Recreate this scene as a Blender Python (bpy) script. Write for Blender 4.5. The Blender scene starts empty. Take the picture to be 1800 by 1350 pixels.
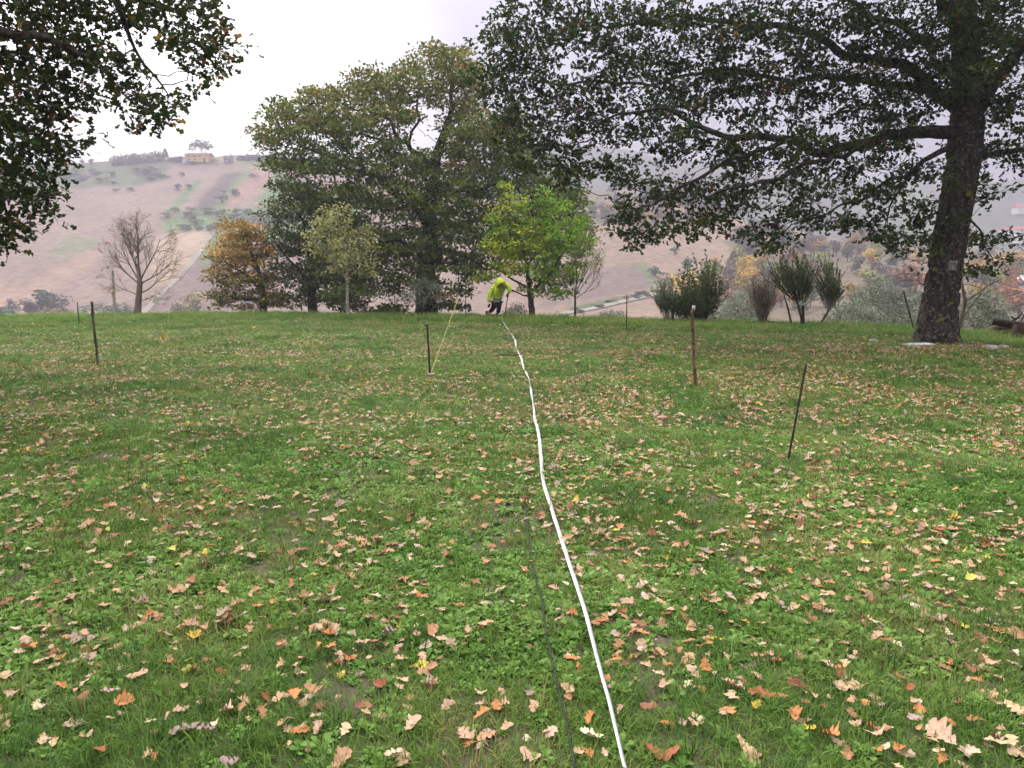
import bpy, bmesh, math, random
import numpy as np
from mathutils import Vector, Matrix

# ------------------------------------------------------------------ camera, world, sun, exposure
SC = bpy.context.scene
COL = SC.collection
F = 1352.0                       # focal length in photo pixels (1800 wide)
PITCH = math.radians(7.8)        # looking slightly down
CAMZ = 1.6
cam_d = bpy.data.cameras.new('camera')
cam_d.sensor_width = 36.0
cam_d.lens = 36.0 * F / 1800.0
cam_d.clip_start = 0.05
cam_d.clip_end = 6000
cam = bpy.data.objects.new('camera', cam_d)
cam.location = (0, 0, CAMZ)
cam.rotation_euler = (math.radians(90) - PITCH, 0, 0)
COL.objects.link(cam)
SC.camera = cam

SUN_AZ = math.radians(-32)       # left of the view direction, behind thin cloud
SUN_EL = math.radians(38)
W = bpy.data.worlds.new('World'); SC.world = W; W.use_nodes = True
wn, wl = W.node_tree.nodes, W.node_tree.links
wn.clear()
def N(nodes, t, **kw):
    n = nodes.new(t)
    for k, v in kw.items():
        setattr(n, k, v)
    return n
w_out = N(wn, 'ShaderNodeOutputWorld'); w_bg = N(wn, 'ShaderNodeBackground')
w_sky = N(wn, 'ShaderNodeTexSky'); w_sky.sky_type = 'NISHITA'; w_sky.sun_disc = False
w_sky.sun_elevation = SUN_EL; w_sky.sun_rotation = SUN_AZ
w_sky.air_density = 1.5; w_sky.dust_density = 4.0
w_tc = N(wn, 'ShaderNodeTexCoord'); w_map = N(wn, 'ShaderNodeMapping')
w_map.inputs['Scale'].default_value = (1.0, 1.0, 2.6)
wl.new(w_tc.outputs['Generated'], w_map.inputs['Vector'])
w_noise = N(wn, 'ShaderNodeTexNoise'); w_noise.inputs['Scale'].default_value = 1.7
w_noise.inputs['Detail'].default_value = 4.0; w_noise.inputs['Roughness'].default_value = 0.5
w_noise.inputs['Distortion'].default_value = 0.4
wl.new(w_map.outputs['Vector'], w_noise.inputs['Vector'])
# the thin spot in the cloud towards the sun
GLOW = Vector((math.sin(math.radians(-28)) * math.cos(math.radians(7)), math.cos(math.radians(-28)) * math.cos(math.radians(7)), math.sin(math.radians(7))))
w_dot = N(wn, 'ShaderNodeVectorMath', operation='DOT_PRODUCT'); w_dot.inputs[1].default_value = GLOW
wl.new(w_tc.outputs['Generated'], w_dot.inputs[0])
w_add = N(wn, 'ShaderNodeMath', operation='MULTIPLY_ADD'); w_add.inputs[1].default_value = 0.16
wl.new(w_noise.outputs['Fac'], w_add.inputs[0]); wl.new(w_dot.outputs['Value'], w_add.inputs[2])
w_ramp = N(wn, 'ShaderNodeMapRange', interpolation_type='SMOOTHSTEP')
w_ramp.inputs['From Min'].default_value = 0.995; w_ramp.inputs['From Max'].default_value = 1.1
wl.new(w_add.outputs['Value'], w_ramp.inputs['Value'])
w_cl = N(wn, 'ShaderNodeMixRGB')
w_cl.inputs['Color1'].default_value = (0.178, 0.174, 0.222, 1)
w_cl.inputs['Color2'].default_value = (0.9, 0.89, 0.89, 1)
wl.new(w_ramp.outputs['Result'], w_cl.inputs['Fac'])
# cloud mottling
w_mot = N(wn, 'ShaderNodeMapRange'); w_mot.inputs['From Min'].default_value = 0.3; w_mot.inputs['From Max'].default_value = 0.7
w_mot.inputs['To Min'].default_value = 0.9; w_mot.inputs['To Max'].default_value = 1.1
wl.new(w_noise.outputs['Fac'], w_mot.inputs['Value'])
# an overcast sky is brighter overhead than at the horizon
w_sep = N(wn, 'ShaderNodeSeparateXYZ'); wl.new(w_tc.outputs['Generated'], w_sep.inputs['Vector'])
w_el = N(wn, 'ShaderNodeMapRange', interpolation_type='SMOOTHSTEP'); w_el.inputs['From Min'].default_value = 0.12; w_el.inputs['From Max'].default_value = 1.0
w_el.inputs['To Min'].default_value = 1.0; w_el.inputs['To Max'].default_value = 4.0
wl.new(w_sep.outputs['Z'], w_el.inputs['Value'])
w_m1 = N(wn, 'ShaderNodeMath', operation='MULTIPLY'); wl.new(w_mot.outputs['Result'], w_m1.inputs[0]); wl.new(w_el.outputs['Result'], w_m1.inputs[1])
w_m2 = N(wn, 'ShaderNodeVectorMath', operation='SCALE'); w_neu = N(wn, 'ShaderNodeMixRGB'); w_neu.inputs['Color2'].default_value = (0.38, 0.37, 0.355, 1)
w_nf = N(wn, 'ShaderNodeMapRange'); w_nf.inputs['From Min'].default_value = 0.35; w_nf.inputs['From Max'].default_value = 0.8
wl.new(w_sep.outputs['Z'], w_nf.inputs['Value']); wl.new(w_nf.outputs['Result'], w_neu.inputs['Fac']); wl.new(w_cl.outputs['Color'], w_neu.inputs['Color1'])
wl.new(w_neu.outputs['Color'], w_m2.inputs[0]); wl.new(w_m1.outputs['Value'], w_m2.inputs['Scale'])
w_s2 = N(wn, 'ShaderNodeVectorMath', operation='SCALE'); w_s2.inputs['Scale'].default_value = 0.1   # the clear sky above the cloud
wl.new(w_sky.outputs['Color'], w_s2.inputs[0])
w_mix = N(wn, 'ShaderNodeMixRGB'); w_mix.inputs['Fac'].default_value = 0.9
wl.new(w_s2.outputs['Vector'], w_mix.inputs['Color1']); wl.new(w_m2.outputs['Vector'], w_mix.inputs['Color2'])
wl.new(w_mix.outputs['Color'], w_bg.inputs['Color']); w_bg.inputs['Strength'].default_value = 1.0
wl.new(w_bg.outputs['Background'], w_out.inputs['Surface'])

sun_d = bpy.data.lights.new('sun', 'SUN'); sun_d.energy = 1.5; sun_d.angle = math.radians(25); sun_d.color = (1.0, 0.96, 0.9)
sun = bpy.data.objects.new('sun', sun_d); COL.objects.link(sun)
sd = Vector((math.sin(SUN_AZ) * math.cos(SUN_EL), math.cos(SUN_AZ) * math.cos(SUN_EL), math.sin(SUN_EL)))
sun.rotation_euler = sd.to_track_quat('Z', 'Y').to_euler()
sun.location = sd * 80

SC.view_settings.view_transform = 'Standard'; SC.view_settings.look = 'None'
SC.view_settings.exposure = 1.8; SC.view_settings.gamma = 1.0
SC.view_settings.use_curve_mapping = False
cy = SC.cycles
cy.use_denoising = True
cy.max_bounces = 5; cy.diffuse_bounces = 2; cy.glossy_bounces = 2; cy.transmission_bounces = 4
cy.volume_bounces = 1; cy.transparent_max_bounces = 4
cy.use_adaptive_sampling = True; cy.adaptive_threshold = 0.03

rng = np.random.default_rng(7)
random.seed(7)

# ------------------------------------------------------------------ photo pixel <-> place
CT, ST = math.cos(PITCH), math.sin(PITCH)
def zpy(Y, py):
    return CAMZ + Y * np.tan(np.arctan((675.0 - np.asarray(py, float)) / F) - PITCH)
def xpx(px, Y, z):
    return (Y * CT - (z - CAMZ) * ST) * (np.asarray(px, float) - 900.0) / F
def at(px, py, Y):
    z = float(zpy(Y, py)); return Vector((float(xpx(px, Y, z)), Y, z))
def atn(px, py, Y):
    z = zpy(Y, py); return np.stack([xpx(px, Y, z), np.broadcast_to(Y, np.shape(z)), z], -1)

# smooth value noise in numpy (for shapes and colours with a shape of their own)
_NT = np.random.default_rng(3).random((256, 256))
def vnoise(x, y):
    x = np.asarray(x, float); y = np.asarray(y, float)
    xi = np.floor(x).astype(int); yi = np.floor(y).astype(int)
    fx = x - xi; fy = y - yi
    fx = fx * fx * (3 - 2 * fx); fy = fy * fy * (3 - 2 * fy)
    a = _NT[xi % 256, yi % 256]; b = _NT[(xi + 1) % 256, yi % 256]
    c = _NT[xi % 256, (yi + 1) % 256]; d = _NT[(xi + 1) % 256, (yi + 1) % 256]
    return (a * (1 - fx) + b * fx) * (1 - fy) + (c * (1 - fx) + d * fx) * fy
def fbm(x, y, o=4):
    s = 0; a = 0.5
    for i in range(o):
        s = s + a * vnoise(x * 2 ** i + 17 * i, y * 2 ** i + 31 * i); a *= 0.5
    return s

CREST_PX = [-2000, -600, 0, 500, 900, 1200, 1500, 1650, 1800, 2600, 4000]
CREST_Y = [30, 30, 31, 34, 31.3, 28, 25.5, 23.2, 21.0, 19, 18]
def lawn_z(x, y):
    x = np.asarray(x, float); y = np.asarray(y, float)
    px = 900 + F * x / np.maximum(y, 4.0)
    yc = np.interp(px, CREST_PX, CREST_Y)
    t = np.maximum(y - yc, 0)
    drop = np.where(t < 10, 0.017 * t * t, 1.7 + 0.34 * (t - 10))
    bump = (fbm(x * 0.35 + 50, y * 0.35 + 50, 3) - 0.44) * 0.14 * np.clip((yc - y) / 8 + 0.3, 0, 1)
    fine = (vnoise(x * 2.3 + 9, y * 2.3 + 5) - 0.5) * 0.03
    return -drop + bump + fine
def ground(px, py):
    """point of the lawn seen at a photo pixel"""
    Y = 1.6 / max(math.tan(PITCH - math.atan((675.0 - py) / F)), 0.02)
    for _ in range(6):
        x = float(xpx(px, Y, 0)); z = float(lawn_z(x, Y))
        Y = (CAMZ - z) / max(math.tan(PITCH - math.atan((675.0 - py) / F)), 0.02)
    x = float(xpx(px, Y, z)); return Vector((x, Y, float(lawn_z(x, Y))))
def on_lawn(px, Y):
    x = (px - 900) / F * Y
    z = float(lawn_z(x, Y)); x = float(xpx(px, Y, z))
    return Vector((x, Y, float(lawn_z(x, Y))))

# ------------------------------------------------------------------ builders
def link(o, parent=None):
    COL.objects.link(o)
    if parent is not None: o.parent = parent
    return o
def tag(o, label=None, cat=None, group=None, kind=None):
    if label: o['label'] = label
    if cat: o['category'] = cat
    if group: o['group'] = group
    if kind: o['kind'] = kind
    return o
def empty(name, loc=(0, 0, 0)):
    o = bpy.data.objects.new(name, None); o.empty_display_size = 0.2; o.location = loc
    return link(o)
def mesh_np(name, V, T, colors=None, smooth=False):
    """mesh from numpy: V (n,3), T (m,3) or (m,4); colors (n,3) per vertex"""
    me = bpy.data.meshes.new(name)
    V = np.ascontiguousarray(V, dtype=np.float32); T = np.ascontiguousarray(T, dtype=np.int32)
    k = T.shape[1]; m = len(T)
    me.vertices.add(len(V)); me.vertices.foreach_set('co', V.ravel())
    me.loops.add(m * k); me.loops.foreach_set('vertex_index', T.ravel())
    me.polygons.add(m); me.polygons.foreach_set('loop_start', np.arange(m, dtype=np.int32) * k)
    me.polygons.foreach_set('loop_total', np.full(m, k, dtype=np.int32))
    if smooth: me.polygons.foreach_set('use_smooth', np.ones(m, dtype=bool))
    if colors is not None:
        a = me.color_attributes.new('Col', 'FLOAT_COLOR', 'POINT')
        c = np.ones((len(V), 4), dtype=np.float32); c[:, :3] = colors
        a.data.foreach_set('color', c.ravel())
    me.update(calc_edges=True)
    return me
def obj(name, me, mat, parent=None, loc=None):
    o = bpy.data.objects.new(name, me)
    if mat and not me.materials: me.materials.append(mat)
    if loc is not None: o.location = loc
    return link(o, parent)
def from_bm(name, bm, mat, parent=None, loc=None, smooth=False):
    me = bpy.data.meshes.new(name); bm.to_mesh(me); bm.free()
    if smooth:
        for p in me.polygons: p.use_smooth = True
    return obj(name, me, mat, parent, loc)

def tube(points, radii, sides=8, cap=True):
    """tube along a polyline -> V, quads list (numpy)"""
    P = np.asarray(points, float); R = np.asarray(radii, float); n = len(P)
    Tn = np.gradient(P, axis=0); Tn /= np.maximum(np.linalg.norm(Tn, axis=1, keepdims=True), 1e-9)
    ref = np.where(np.abs(Tn[:, 2:3]) > 0.9, np.array([[1.0, 0.13, 0]]), np.array([[0.07, 0.11, 1.0]]))
    # keep one reference along a tube so that it does not twist
    ref = np.tile(ref[n // 2], (n, 1))
    A = np.cross(Tn, ref); A /= np.maximum(np.linalg.norm(A, axis=1, keepdims=True), 1e-9)
    B = np.cross(Tn, A)
    th = np.arange(sides) * 2 * np.pi / sides
    V = P[:, None, :] + R[:, None, None] * (A[:, None, :] * np.cos(th)[None, :, None] + B[:, None, :] * np.sin(th)[None, :, None])
    V = V.reshape(-1, 3)
    i = np.arange(n - 1)[:, None] * sides; j = np.arange(sides)[None, :]; j2 = (j + 1) % sides
    Q = np.stack([i + j, i + j2, i + sides + j2, i + sides + j], -1).reshape(-1, 4)
    if cap:
        V = np.vstack([V, P[:1], P[-1:]]); c0 = n * sides; c1 = c0 + 1
        j = np.arange(sides); j2 = (j + 1) % sides; e = (n - 1) * sides
        q0 = np.stack([np.full(sides, c0), j2, j, j], -1); q1 = np.stack([np.full(sides, c1), e + j, e + j2, e + j2], -1)
        return V, Q, np.vstack([q0[:, :3], q1[:, :3]])
    return V, Q, np.zeros((0, 3), int)
class Acc:
    """collects tubes and triangles into one mesh"""
    def __init__(s): s.V = []; s.T = []; s.n = 0; s.C = []
    def add(s, V, Q=None, T=None, color=None):
        if Q is not None and len(Q):
            s.T.append(np.vstack([Q[:, [0, 1, 2]], Q[:, [0, 2, 3]]]) + s.n)
        if T is not None and len(T): s.T.append(np.asarray(T) + s.n)
        s.V.append(V); s.n += len(V)
        if color is not None: s.C.append(np.broadcast_to(color, (len(V), 3)))
    def tube(s, pts, rad, sides=8, cap=True, color=None):
        V, Q, T = tube(pts, rad, sides, cap); s.add(V, Q, T, color)
    def mesh(s, name, smooth=True):
        C = np.vstack(s.C) if s.C else None
        return mesh_np(name, np.vstack(s.V), np.vstack(s.T), C, smooth)

# ------------------------------------------------------------------ materials
def new_mat(name):
    m = bpy.data.materials.new(name); m.use_nodes = True
    nt = m.node_tree; nt.nodes.clear()
    out = nt.nodes.new('ShaderNodeOutputMaterial')
    return m, nt.nodes, nt.links, out
def leaf_mat(name, source='attr', ramp=None, transl=0.28, rough=0.55, spec=0.12, vary=0.25):
    m, n, l, out = new_mat(name)
    if source == 'attr':
        c = N(n, 'ShaderNodeVertexColor', layer_name='Col'); col = c.outputs['Color']
    elif source == 'object':
        c = N(n, 'ShaderNodeObjectInfo'); col = c.outputs['Color']
    elif source == 'both':           # per-vertex tone multiplied by the object's own colour
        c = N(n, 'ShaderNodeObjectInfo'); a = N(n, 'ShaderNodeVertexColor', layer_name='Col')
        mx = N(n, 'ShaderNodeMixRGB', blend_type='MULTIPLY'); mx.inputs['Fac'].default_value = 1
        l.new(c.outputs['Color'], mx.inputs['Color1']); l.new(a.outputs['Color'], mx.inputs['Color2']); col = mx.outputs['Color']
    else:
        c = N(n, 'ShaderNodeObjectInfo'); r = N(n, 'ShaderNodeValToRGB'); r.color_ramp.interpolation = 'LINEAR'
        els = r.color_ramp.elements
        while len(els) > 1: els.remove(els[-1])
        els[0].position = ramp[0][0]; els[0].color = (*ramp[0][1], 1)
        for p, cc in ramp[1:]:
            e = els.new(p); e.color = (*cc, 1)
        l.new(c.outputs['Random'], r.inputs['Fac']); col = r.outputs['Color']
    g = N(n, 'ShaderNodeNewGeometry')
    nz = N(n, 'ShaderNodeTexNoise'); nz.inputs['Scale'].default_value = 60 if source in ('object', 'ramp') else 1.4
    nz.inputs['Detail'].default_value = 2
    l.new(g.outputs['Position'], nz.inputs['Vector'])
    mr = N(n, 'ShaderNodeMapRange'); mr.inputs['From Min'].default_value = 0.3; mr.inputs['From Max'].default_value = 0.7
    mr.inputs['To Min'].default_value = 1 - vary; mr.inputs['To Max'].default_value = 1 + vary
    l.new(nz.outputs['Fac'], mr.inputs['Value'])
    sc = N(n, 'ShaderNodeVectorMath', operation='SCALE'); l.new(col, sc.inputs[0]); l.new(mr.outputs['Result'], sc.inputs['Scale'])
    p = N(n, 'ShaderNodeBsdfPrincipled'); p.inputs['Roughness'].default_value = rough; p.inputs['Specular IOR Level'].default_value = spec
    l.new(sc.outputs['Vector'], p.inputs['Base Color'])
    t = N(n, 'ShaderNodeBsdfTranslucent'); l.new(sc.outputs['Vector'], t.inputs['Color'])
    mx = N(n, 'ShaderNodeMixShader'); mx.inputs['Fac'].default_value = transl
    l.new(p.outputs['BSDF'], mx.inputs[1]); l.new(t.outputs['BSDF'], mx.inputs[2]); l.new(mx.outputs['Shader'], out.inputs['Surface'])
    return m
def noise_mat(name, c1, c2, scale=8.0, rough=0.85, bump=0.3, stretch=(1, 1, 1), spec=0.2, c3=None, s3=20, detail=6, lo=0.35, hi=0.65, bdist=0.02):
    m, n, l, out = new_mat(name)
    tc = N(n, 'ShaderNodeTexCoord'); mp = N(n, 'ShaderNodeMapping'); mp.inputs['Scale'].default_value = stretch
    l.new(tc.outputs['Object'], mp.inputs['Vector'])
    nz = N(n, 'ShaderNodeTexNoise'); nz.inputs['Scale'].default_value = scale; nz.inputs['Detail'].default_value = detail
    l.new(mp.outputs['Vector'], nz.inputs['Vector'])
    mr = N(n, 'ShaderNodeMapRange'); mr.inputs['From Min'].default_value = lo; mr.inputs['From Max'].default_value = hi
    l.new(nz.outputs['Fac'], mr.inputs['Value'])
    mx = N(n, 'ShaderNodeMixRGB'); mx.inputs['Color1'].default_value = (*c1, 1); mx.inputs['Color2'].default_value = (*c2, 1)
    l.new(mr.outputs['Result'], mx.inputs['Fac']); col = mx.outputs['Color']
    if c3:
        n3 = N(n, 'ShaderNodeTexNoise'); n3.inputs['Scale'].default_value = s3; n3.inputs['Detail'].default_value = 3
        l.new(tc.outputs['Object'], n3.inputs['Vector'])
        r3 = N(n, 'ShaderNodeMapRange'); r3.inputs['From Min'].default_value = 0.56; r3.inputs['From Max'].default_value = 0.62
        l.new(n3.outputs['Fac'], r3.inputs['Value'])
        m3 = N(n, 'ShaderNodeMixRGB'); m3.inputs['Color2'].default_value = (*c3, 1)
        l.new(r3.outputs['Result'], m3.inputs['Fac']); l.new(col, m3.inputs['Color1']); col = m3.outputs['Color']
    p = N(n, 'ShaderNodeBsdfPrincipled'); p.inputs['Roughness'].default_value = rough; p.inputs['Specular IOR Level'].default_value = spec
    l.new(col, p.inputs['Base Color'])
    if bump:
        b = N(n, 'ShaderNodeBump'); b.inputs['Strength'].default_value = bump; b.inputs['Distance'].default_value = bdist
        l.new(nz.outputs['Fac'], b.inputs['Height']); l.new(b.outputs['Normal'], p.inputs['Normal'])
    l.new(p.outputs['BSDF'], out.inputs['Surface'])
    return m

M_LEAF = leaf_mat('oak_leaf')
M_LEAF_SOFT = leaf_mat('pale_leaf', transl=0.42)
M_FAR = leaf_mat('far_foliage', 'both', transl=0.2)
M_FALLEN = leaf_mat('fallen_leaf', 'object', transl=0.1, rough=0.6, vary=0.22)
M_BARK_OAK = noise_mat('oak_bark', (0.014, 0.011, 0.008), (0.048, 0.039, 0.03), 9, 0.95, 0.8, (1, 1, 0.35), 0.1, (0.065, 0.065, 0.055), 12, bdist=0.05)
M_BARK = noise_mat('bark', (0.03, 0.024, 0.018), (0.09, 0.072, 0.055), 14, 0.95, 0.5, (1, 1, 0.3), 0.1)
M_TWIG = noise_mat('twig_bark', (0.05, 0.035, 0.025), (0.12, 0.085, 0.06), 10, 0.95, 0.2, (1, 1, 0.4), 0.1)
M_BARK_GREY = noise_mat('grey_bark', (0.10, 0.075, 0.055), (0.2, 0.16, 0.125), 12, 0.95, 0.4, (1, 1, 0.3), 0.1)
M_BIRCH = noise_mat('pale_bark', (0.12, 0.11, 0.09), (0.36, 0.34, 0.30), 10, 0.9, 0.3, (1, 1, 2.5), 0.1)

# ------------------------------------------------------------------ lawn
def build_lawn():
    ys = np.concatenate([np.arange(-14, 1, 1.0), np.arange(1, 10, 0.12), np.arange(10, 40, 0.3), np.arange(40, 66, 1.2)])
    us = np.concatenate([np.linspace(-1, -0.3, 70), np.linspace(-0.29, 0.29, 120), np.linspace(0.3, 1, 70)])
    Yg, Ug = np.meshgrid(ys, us, indexing='ij')
    half = 14 + np.maximum(Yg, 0) * 1.5
    Xg = Ug * half
    Z = lawn_z(Xg, Yg)
    V = np.stack([Xg, Yg, Z], -1).reshape(-1, 3)
    n, m = Yg.shape
    i = np.arange(n - 1)[:, None] * m + np.arange(m - 1)[None, :]
    Q = np.stack([i, i + 1, i + m + 1, i + m], -1).reshape(-1, 4)
    mt, nn, l, out = new_mat('lawn_soil')
    tc = N(nn, 'ShaderNodeTexCoord')
    n1 = N(nn, 'ShaderNodeTexNoise'); n1.inputs['Scale'].default_value = 1.1; n1.inputs['Detail'].default_value = 8
    n2 = N(nn, 'ShaderNodeTexNoise'); n2.inputs['Scale'].default_value = 22; n2.inputs['Detail'].default_value = 6
    l.new(tc.outputs['Object'], n1.inputs['Vector']); l.new(tc.outputs['Object'], n2.inputs['Vector'])
    a = N(nn, 'ShaderNodeMixRGB'); a.inputs['Color1'].default_value = (0.055, 0.043, 0.030, 1); a.inputs['Color2'].default_value = (0.13, 0.105, 0.08, 1)
    l.new(n2.outputs['Fac'], a.inputs['Fac'])
    r = N(nn, 'ShaderNodeMapRange'); r.inputs['From Min'].default_value = 0.40; r.inputs['From Max'].default_value = 0.56
    l.new(n1.outputs['Fac'], r.inputs['Value'])
    b = N(nn, 'ShaderNodeMixRGB'); b.inputs['Color2'].default_value = (0.05, 0.07, 0.022, 1)
    l.new(r.outputs['Result'], b.inputs['Fac']); l.new(a.outputs['Color'], b.inputs['Color1'])
    p = N(nn, 'ShaderNodeBsdfPrincipled'); p.inputs['Roughness'].default_value = 0.95; p.inputs['Specular IOR Level'].default_value = 0.1
    l.new(b.outputs['Color'], p.inputs['Base Color'])
    bp = N(nn, 'ShaderNodeBump'); bp.inputs['Strength'].default_value = 0.7; bp.inputs['Distance'].default_value = 0.02
    l.new(n2.outputs['Fac'], bp.inputs['Height']); l.new(bp.outputs['Normal'], p.inputs['Normal'])
    l.new(p.outputs['BSDF'], out.inputs['Surface'])
    tag(obj('lawn', mesh_np('lawn', V, Q, None, True), mt), kind='structure')
build_lawn()

# ------------------------------------------------------------------ far terrain: a valley, the left hill, the field hill, the far ridge
# per azimuth (photo px): [(Y, z or 'py')...]; numbers > 200 in the second slot are photo rows of a visible point
def row(px, pts):
    out = []
    for Y, q in pts:
        out.append((Y, float(zpy(Y, q)) if q > 150 else q))
    return px, out
def left_row(px, ridge, Yr=480):
    zr = float(zpy(Yr, ridge))
    b = 577
    return px, [(40, -4.2), (75, -12), (130, -20), (205, float(zpy(205, b))), (300, float(zpy(300, b - 0.52 * (b - ridge)))), (400, float(zpy(400, b - 0.84 * (b - ridge)))), (Yr, zr), (Yr + 70, zr + 1.5), (800, zr - 18), (1000, zr - 40), (1500, zr - 60)]
def right_row(px, y2, y3, y4, y5, far_mid, far, Y2=180, Y3=240, Y4=320, Y5=420, Yf=950):
    z5 = float(zpy(Y5, y5)); zf = float(zpy(Yf, far))
    return px, [(40, -4.2), (75, -12), (100, -17), (Y2, float(zpy(Y2, y2))), (Y3, float(zpy(Y3, y3))), (Y4, float(zpy(Y4, y4))), (Y5, z5), (Y5 + 90, z5 - 12), (700, float(zpy(700, far_mid))), (Yf, zf), (1500, zf - 60)]
ROWS = [left_row(-1600, 330), left_row(-500, 305), left_row(0, 291), left_row(120, 287), left_row(300, 282), left_row(460, 275), left_row(560, 280),
        left_row(680, 300, 470),
        right_row(820, 577, 490, 410, 345, 350, 290),
        right_row(1000, 577, 498, 399, 340, 345, 264),
        right_row(1090, 577, 500, 393, 336, 345, 268),
        right_row(1200, 580, 505, 398, 352, 350, 288),
        right_row(1350, 590, 520, 432, 405, 400, 312, 150, 200, 280, 370),
        right_row(1500, 600, 515, 452, 424, 415, 322, 135, 195, 265, 350),
        right_row(1650, 605, 515, 468, 438, 425, 322, 125, 200, 280, 360),
        right_row(1800, 610, 525, 475, 448, 425, 318, 120, 200, 290, 380),
        right_row(2300, 615, 530, 480, 450, 425, 310, 120, 200, 290, 380),
        right_row(3400, 615, 530, 480, 450, 425, 320, 120, 200, 290, 380)]
R_PX = np.array([r[0] for r in ROWS], float)
R_Y = np.array([[p[0] for p in r[1]] for r in ROWS], float)
R_Z = np.array([[p[1] for p in r[1]] for r in ROWS], float)
def column(px):
    k = np.clip(np.searchsorted(R_PX, px) - 1, 0, len(R_PX) - 2)
    t = np.clip((px - R_PX[k]) / (R_PX[k + 1] - R_PX[k]), 0, 1); t = t * t * (3 - 2 * t)
    return R_Y[k] * (1 - t) + R_Y[k + 1] * t, R_Z[k] * (1 - t) + R_Z[k + 1] * t
def pchip(X, Zc, q):
    h = np.diff(X); d = np.diff(Zc) / h
    m = np.zeros_like(X); m[0] = d[0]; m[-1] = d[-1]
    for i in range(1, len(X) - 1):
        if d[i - 1] * d[i] > 0:
            w1 = 2 * h[i] + h[i - 1]; w2 = h[i] + 2 * h[i - 1]
            m[i] = (w1 + w2) / (w1 / d[i - 1] + w2 / d[i])
    k = np.clip(np.searchsorted(X, q) - 1, 0, len(h) - 1); t = (q - X[k]) / h[k]
    t2, t3 = t * t, t * t * t
    return (2 * t3 - 3 * t2 + 1) * Zc[k] + (t3 - 2 * t2 + t) * h[k] * m[k] + (-2 * t3 + 3 * t2) * Zc[k + 1] + (t3 - t2) * h[k] * m[k + 1]
def terr_z(px, Y):
    X, Zc = column(px); q = np.asarray(Y, float)
    z = pchip(X, Zc, q); x = q * (px - 900) / F
    return z + (fbm(x * 0.02 + 90, q * 0.02 + 40, 4) - 0.46) * np.interp(q, [50, 200, 900], [1.0, 2.2, 16.0])
def terr_at(px, py, ymin=120, ymax=1400):
    """first point of the terrain seen at a photo pixel"""
    Ys = np.linspace(ymin, ymax, 1300); zs = terr_z(px, Ys); lim = zpy(Ys, py)
    k = np.argmax(zs >= lim)
    if zs[k] < lim[k]: k = int(np.argmax(zs - lim))
    Y = Ys[k]; z = zs[k]
    return Vector((float(xpx(px, Y, z)), float(Y), float(z)))
def in_poly(px, py, poly):
    ins = np.zeros(np.shape(px), bool); n = len(poly); j = n - 1
    for i in range(n):
        xi, yi = poly[i]; xj, yj = poly[j]
        c = ((yi > py) != (yj > py)) & (px < (xj - xi) * (py - yi) / (yj - yi + 1e-12) + xi)
        ins ^= c; j = i
    return ins
GREEN = (0.095, 0.145, 0.065); SCRUB = (0.085, 0.105, 0.06); DARK = (0.085, 0.062, 0.058); TAN = (0.30, 0.225, 0.165); SOIL = (0.195, 0.145, 0.12); MAUVE = (0.15, 0.112, 0.102)
PATCHES = [  # field patches, outlined by the corners they show
    ([(-600, 250), (300, 250), (299, 300), (285, 318), (240, 325), (180, 328), (120, 332), (-600, 345)], SCRUB),
    ([(390, 260), (480, 255), (480, 290), (430, 292)], (0.13, 0.16, 0.09)),
    ([(392, 306), (426, 302), (400, 345), (362, 372), (333, 370)], DARK),
    ([(428, 302), (446, 298), (421, 335), (387, 368), (366, 373)], GREEN),
    ([(330, 330), (350, 313), (354, 322), (327, 352), (304, 374), (285, 382)], GREEN),
    ([(447, 298), (482, 304), (452, 340), (398, 370), (388, 368)], (0.24, 0.145, 0.115)),
    ([(482, 300), (540, 320), (475, 366), (452, 356)], GREEN),
    ([(287, 386), (330, 372), (480, 360), (640, 350), (640, 430), (420, 420), (376, 405), (300, 411), (283, 402)], (0.11, 0.16, 0.075)),
    ([(274, 414), (366, 402), (372, 410), (350, 440), (322, 478), (280, 500), (262, 470)], TAN),
    ([(380, 402), (410, 402), (440, 425), (420, 455), (345, 466), (362, 430)], GREEN),
    ([(343, 466), (460, 455), (460, 600), (240, 600), (262, 545)], MAUVE),
    ([(120, 410), (180, 420), (150, 445), (70, 455)], (0.16, 0.16, 0.1)),
    ([(-600, 480), (60, 500), (100, 470), (160, 440), (190, 445), (120, 490), (40, 560), (-600, 640)], (0.25, 0.175, 0.135)),
    ([(880, 350), (1010, 325), (1090, 322), (1270, 335), (1270, 392), (1200, 398), (1090, 391), (1010, 400), (880, 420)], (0.14, 0.115, 0.09)),
    ([(1030, 366), (1120, 356), (1200, 364), (1200, 376), (1030, 378)], (0.22, 0.16, 0.12)),
    ([(960, 515), (1040, 480), (1085, 468), (1136, 472), (1148, 498), (1140, 508), (1000, 535), (940, 545)], MAUVE),
    ([(1106, 464), (1132, 464), (1148, 480), (1157, 505), (1146, 508), (1140, 486), (1122, 472)], GREEN),
    ([(990, 542), (1080, 525), (1160, 508), (1165, 515), (1100, 530), (1010, 549)], (0.07, 0.1, 0.045)),
    ([(1260, 420), (1400, 425), (1500, 418), (3600, 420), (3600, 660), (1180, 660), (1190, 520), (1250, 470), (1330, 460)], (0.13, 0.105, 0.075)),
]
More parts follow.
